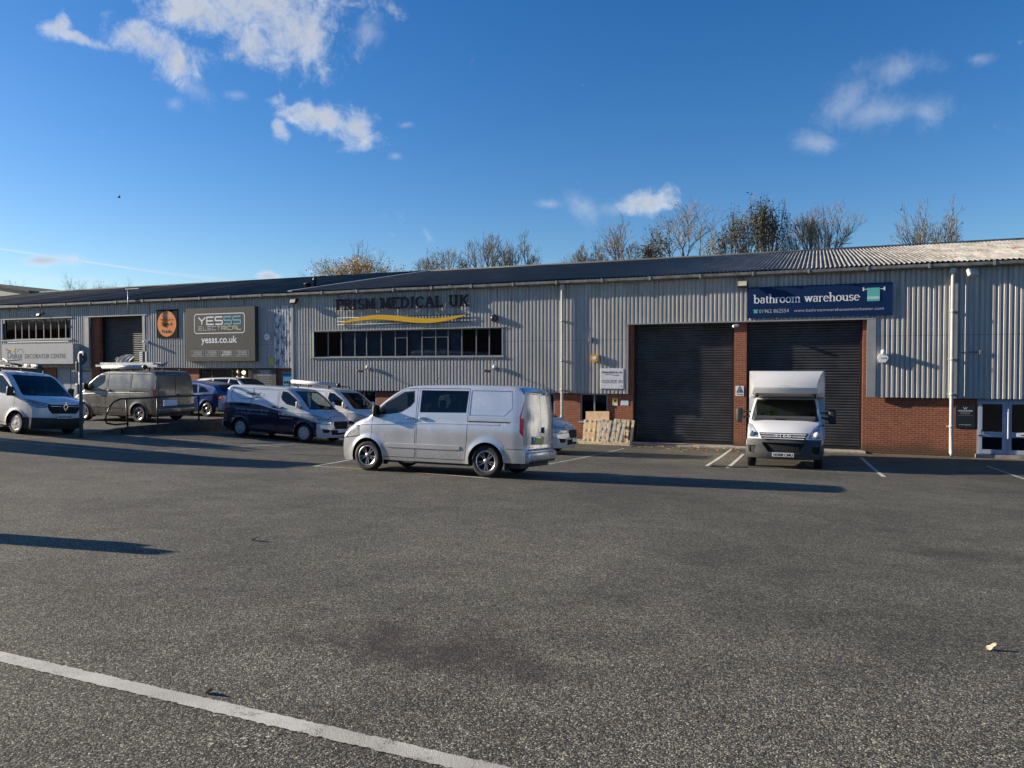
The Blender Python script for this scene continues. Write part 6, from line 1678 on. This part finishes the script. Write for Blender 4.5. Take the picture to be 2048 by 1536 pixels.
# ------------------------------------------------------------------ trees behind the roof
M_BARK = pm('bark', (.13, .10, .075), .9, var=.35, scale=6); M_TWIG = pm('twigs', (.20, .18, .145), .9, var=.3)
def leaf_mat(name, c): 
    m, t, b = new_mat(name); v = t.obj(); n = t.noise(v, 1.1, 3); t.set(b, 'Base Color', t.mix(t.mapr(n, .3, .7), c4([k*.6 for k in c]), c4([k*1.3 for k in c]))); b.inputs['Roughness'].default_value = .7
    return m
LM = {'gold': leaf_mat('leaves_gold', (.66, .38, .03)), 'dark': leaf_mat('leaves_dark_olive', (.055, .055, .025)), 'brown': leaf_mat('leaves_brown', (.13, .085, .035))}
def tree(label, px0, px1, pytop, s_, seed, leaves=None, nleaf=0, stems=3, droop=0, dens=1.0, patch=None, group='bare trees behind the roofs'):
    rnd = random.Random(seed); segs = []; tips = []
    def grow(p, d, ln, r, dep):
        n = 2 if dep < 7 else 1; q = p; dd = d
        for k in range(n):
            dd = (dd + Vector((rnd.gauss(0, .09), rnd.gauss(0, .09), rnd.gauss(.02, .05)))).normalized(); e = q + dd*ln/n
            segs.append((q, e, r*(1-.25*k/n), r*(1-.25*(k+1)/n), dep)); q = e
            if dep > 1 and rnd.random() < .5*dens: side(q, dd, ln*.55, r*.45, dep+2)
        if dep >= 7 or r < .0055: tips.append(q); return
        if dep > 3 and rnd.random() < .035: tips.append(q); return
        m = 3 if rnd.random() < .30*dens else 2
        a0 = rnd.uniform(0, 6.28)
        for k in range(m):
            ang = rnd.uniform(.30, .68) if k else rnd.uniform(.10, .34); side(q, dd, ln*rnd.uniform(.60, .95), r*(.74 if k == 0 else .6), dep+1, ang, a0+6.28*k/m)
    def side(q, dd, ln, r, dep, ang=None, az=None):
        if dep > 8: return
        ang = ang or rnd.uniform(.4, .8); az = az if az is not None else rnd.uniform(0, 6.28)
        a = dd.cross(Vector((.31, .2, .93))).normalized(); b = dd.cross(a); nd = (dd*math.cos(ang) + (a*math.cos(az)+b*math.sin(az))*math.sin(ang)); nd.z += .05-droop
        grow(q, nd.normalized(), ln, max(r, .006), dep)
    for k in range(stems):
        az = 6.28*k/stems+rnd.random(); d0 = Vector((.62*math.cos(az), .62*math.sin(az), 1)).normalized() if stems > 1 else Vector((.02, 0, 1))
        grow(Vector((.12*math.cos(az), .12*math.sin(az), 0)), d0, 2.6, .15 if stems > 1 else .2, 0)
    x0, x1, zt = fx(px0, s_), fx(px1, s_), fz((px0+px1)/2, pytop, s_)
    zs_ = sorted(t_.z for t_ in tips); xs_ = sorted(t_.x for t_ in tips); n = len(tips); tu = sorted(t_.x for t_ in tips if t_.z > .60*zs_[-1]); n_ = len(tu)
    lo, hi = tu[int(n_*.02)], tu[int(n_*.98)]; kx = (x1-x0)/(hi-lo); mx = (lo+hi)/2; H = max(zt-8.6, min(zt-2, kx*zs_[-1]*.9)); kz = H/zs_[-1]
    f = lambda p: Vector(((p.x-mx)*kx, p.y*kx*.8, zt-H+p.z*kz))
    segs.append((Vector((mx, 0, -(zt-H)/kz)), Vector((0, 0, 0)), .26, .18, 0))
    o = empty('bare_tree' if not nleaf else 'tree', ((x0+x1)/2, s_, 0), label, 'tree', group)
    for nm, test, m_ in (('trunk', lambda d: d <= 2, M_BARK), ('crown', lambda d: d > 2, M_TWIG)):
        vs, fs = [], []
        for (p, q, r0, r1, dep) in segs:
            if not test(dep): continue
            p, q = f(p), f(q)
            if q.z < 7 and dep > 3: continue
            d = (q-p); 
            if d.length < 1e-4: continue
            d.normalize(); a = d.cross(Vector((.3, .1, .9))).normalized(); b = d.cross(a); k = 5 if dep <= 2 else 3; b0 = len(vs)
            for (c, r) in ((p, r0), (q, r1)):
                for j in range(k): an = 6.283*j/k; vs.append(c+(a*math.cos(an)+b*math.sin(an))*max(r*.85, .0055))
            for j in range(k): fs.append((b0+j, b0+(j+1) % k, b0+k+(j+1) % k, b0+k+j))
        mk(nm, mesh_pd(nm, vs, fs), m_, o)
    if nleaf:
        vs, fs = [], []; tt = [f(t_) for t_ in tips]
        if patch: tt = [t_ for t_ in tt if patch(t_.x/(x1-x0), t_.z/zt)] or tt
        for k in range(nleaf):
            c = tt[rnd.randrange(len(tt))] + Vector((rnd.gauss(0, .22), rnd.gauss(0, .22), rnd.gauss(-.1, .25))); s1 = rnd.uniform(.05, .11); u = Vector((rnd.gauss(0, 1), rnd.gauss(0, 1), rnd.gauss(0, 1))).normalized(); w = u.cross(Vector((rnd.random(), .3, .5))).normalized(); b0 = len(vs)
            vs += [c-u*s1, c+w*s1*.6, c+u*s1, c-w*s1*.6]; fs.append((b0, b0+1, b0+2, b0+3))
        mk('leaves', mesh_pd('leaves', vs, fs), LM[leaves], o)
    return o
TREES = [
 ('wide tree with yellow autumn leaves behind the dark roof', 640, 796, 484, 62, 4, 'gold', 6500, 5, lambda x, z: z < .90 and x > -.5),
 ('low thin bare tree just right of the yellow one', 845, 925, 492, 58, 5, 'brown', 160, 3, None),
 ('sparse bare tree with open upright limbs, second right of the yellow one', 915, 1020, 462, 58, 8, None, 0, 3, None),
 ('leaning bare tree with dark twigs, at the middle of the skyline', 1000, 1078, 458, 60, 11, 'brown', 60, 2, None),
 ('low scrubby bare tree at the left of the tall right-hand group', 1130, 1215, 478, 58, 14, 'brown', 130, 4, None),
 ('bare tree carrying dark leaf clusters in front of the small cloud', 1195, 1330, 425, 58, 17, 'dark', 1100, 3, lambda x, z: x > .12 and z < .93),
 ('broad bare tree with spreading limbs left of the leafy pair', 1305, 1445, 388, 60, 20, 'dark', 120, 3, None),
 ('tall tree speckled with dark leaves, left of the leafy pair', 1440, 1525, 376, 60, 23, 'dark', 1500, 3, None),
 ('tall ivy-dark tree, right of the leafy pair', 1498, 1572, 380, 58, 26, 'dark', 2000, 3, None),
 ('dense rounded bare tree right of the leafy pair', 1572, 1706, 402, 60, 29, None, 0, 5, None),
 ('isolated bare tree above the pale roof at right', 1790, 1922, 388, 58, 33, 'brown', 40, 3, None),
 ('low bare tree behind the far left dark roof', 135, 262, 546, 74, 36, 'brown', 300, 5, None),
 ('faint thin bare tree by the green shed', 18, 86, 556, 90, 39, None, 0, 2, None)]
for (lb, a, b, t_, s_, sd, lv, nl, st, pf) in TREES: tree(lb, a, b, t_, s_, sd, lv, nl, st, patch=pf, dens=1.0 if st < 5 else 1.15)

# ------------------------------------------------------------------ light: low sun from the left, Nishita sky, clouds in the sky itself
sd = Vector((1, .16, -.318)).normalized()
sun = bpy.data.lights.new('sun', 'SUN'); sun.energy = SUN_E; sun.angle = R(.53); sun.color = (1, .87, .70)
so = bpy.data.objects.new('sun', sun); col.objects.link(so); so.rotation_euler = sd.to_track_quat('-Z', 'Y').to_euler(); so.location = (0, 0, 60)
w = bpy.data.worlds.new('World'); scene.world = w; w.use_nodes = True
t = NT(w.node_tree); bg = w.node_tree.nodes['Background']
sky = t.n('ShaderNodeTexSky', sky_type='NISHITA'); sky.sun_disc = False
sky.sun_elevation = math.asin(-sd.z); sky.sun_rotation = math.atan2(-sd.x, -sd.y)
sky.air_density = 1.0; sky.dust_density = .35; sky.ozone_density = 2.2; sky.altitude = 60
dirv = t.n('ShaderNodeTexCoord').outputs['Generated']
def blob(px, py, rx, ry, rot=0, amt=1.0):
    c = ray(px, py).normalized(); a = (ray(px+10*math.cos(R(rot)), py+10*math.sin(R(rot)))-ray(px, py)).normalized(); b = c.cross(a).normalized(); a = b.cross(c).normalized()
    k = c.dot(ray(px, py))                     # pixels to radians at this direction
    def dot(v):
        n = t.n('ShaderNodeVectorMath', operation='DOT_PRODUCT'); t.set(n, 0, dirv); n.inputs[1].default_value = v; return n.outputs['Value']
    u = t.math('DIVIDE', dot(a), rx/k); v = t.math('DIVIDE', dot(b), ry/k)
    r2 = t.math('SQRT', t.math('ADD', t.math('MULTIPLY', u, u), t.math('MULTIPLY', v, v)))
    f = t.math('SUBTRACT', 1.0, r2); front = t.math('GREATER_THAN', dot(c), 0.0)
    return t.math('MULTIPLY', t.math('MULTIPLY', t.math('MAXIMUM', f, -.6), front), amt) if amt != 1 else t.math('SUBTRACT', t.math('MAXIMUM', f, -.6), t.math('MULTIPLY', t.math('SUBTRACT', 1.0, front), 2.0))
def union(L_):
    r = L_[0]
    for q in L_[1:]: r = t.math('MAXIMUM', r, q)
    return r
thick = union([blob(520, 5, 215, 75), blob(600, 60, 130, 95), blob(400, 25, 130, 50, 10), blob(500, 85, 75, 60, 40), blob(300, 85, 150, 42, 20), blob(360, 125, 55, 55, 60), blob(115, 50, 22, 40, 60),
               blob(165, 78, 60, 16, 20), blob(645, 235, 105, 32, 12), blob(715, 255, 62, 50, 25), blob(560, 258, 28, 18, 60), blob(1290, 406, 70, 28, -12), blob(85, 520, 62, 17), blob(537, 553, 30, 14)])
wisp = union([blob(1170, 412, 50, 34, 30), blob(1225, 420, 50, 20), blob(640, 138, 34, 16, 25), blob(350, 208, 18, 24, 60), blob(475, 190, 30, 14), blob(1800, 135, 130, 40, -14), blob(1765, 225, 120, 45, -5), blob(1850, 225, 40, 40), blob(1700, 200, 45, 90, 45), blob(1635, 287, 55, 28, 15), blob(1098, 408, 36, 12), blob(375, 165, 32, 60, -60), blob(1955, 118, 40, 18), blob(735, 60, 40, 50, 60), blob(810, 250, 25, 10), blob(790, 312, 20, 10), blob(100, 560, 160, 14, 4)])
n1 = t.noise(dirv, 11, 12, .66, .6); n2 = t.noise(dirv, 34, 8, .68, .5)
nz = t.math('ADD', t.math('MULTIPLY', n1, .62), t.math('MULTIPLY', n2, .38))
nn_ = t.math('SUBTRACT', nz, .5)
fa = t.mapr(t.math('ADD', thick, t.math('MULTIPLY', nn_, 4.8)), -.12, 1.15, 0, .97)
fb = t.mapr(t.math('ADD', wisp, t.math('MULTIPLY', nn_, 4.0)), -.1, 1.5, 0, .34)
tr_ = t.math('MAXIMUM', t.mapr(blob(150, 520, 320, 3.2, 8.5), 0, .8, 0, .5), t.mapr(blob(420, 556, 230, 5, 7), 0, .8, 0, .20))
f = t.math('MAXIMUM', t.math('MAXIMUM', fa, fb), tr_)
core = t.mapr(t.math('ADD', thick, t.math('MULTIPLY', nn_, 2.0)), .25, .95)
CL = t.mix(core, (7.6, 8.0, 8.6, 1), (5.4, 5.9, 6.8, 1))
# cool, saturated clear-air blue
hs = t.n('ShaderNodeHueSaturation'); t.set(hs, 'Color', sky.outputs[0]); hs.inputs['Saturation'].default_value = 1.38; hs.inputs['Value'].default_value = 1.32; hs.inputs['Hue'].default_value = .506
mu = t.n('ShaderNodeMix', data_type='RGBA', blend_type='MULTIPLY'); mu.inputs[0].default_value = 1; t.set(mu, 6, hs.outputs[0]); mu.inputs[7].default_value = (.96, 1.02, 1.15, 1)
t.set(bg, 'Color', t.mix(f, mu.outputs[2], CL)); bg.inputs['Strength'].default_value = SKY_S

scene.view_settings.view_transform = 'Standard'; scene.view_settings.look = 'None'; scene.view_settings.gamma = 1; scene.view_settings.exposure = EXPO
scene.cycles.use_denoising = True; scene.cycles.max_bounces = 8; scene.cycles.transparent_max_bounces = 12
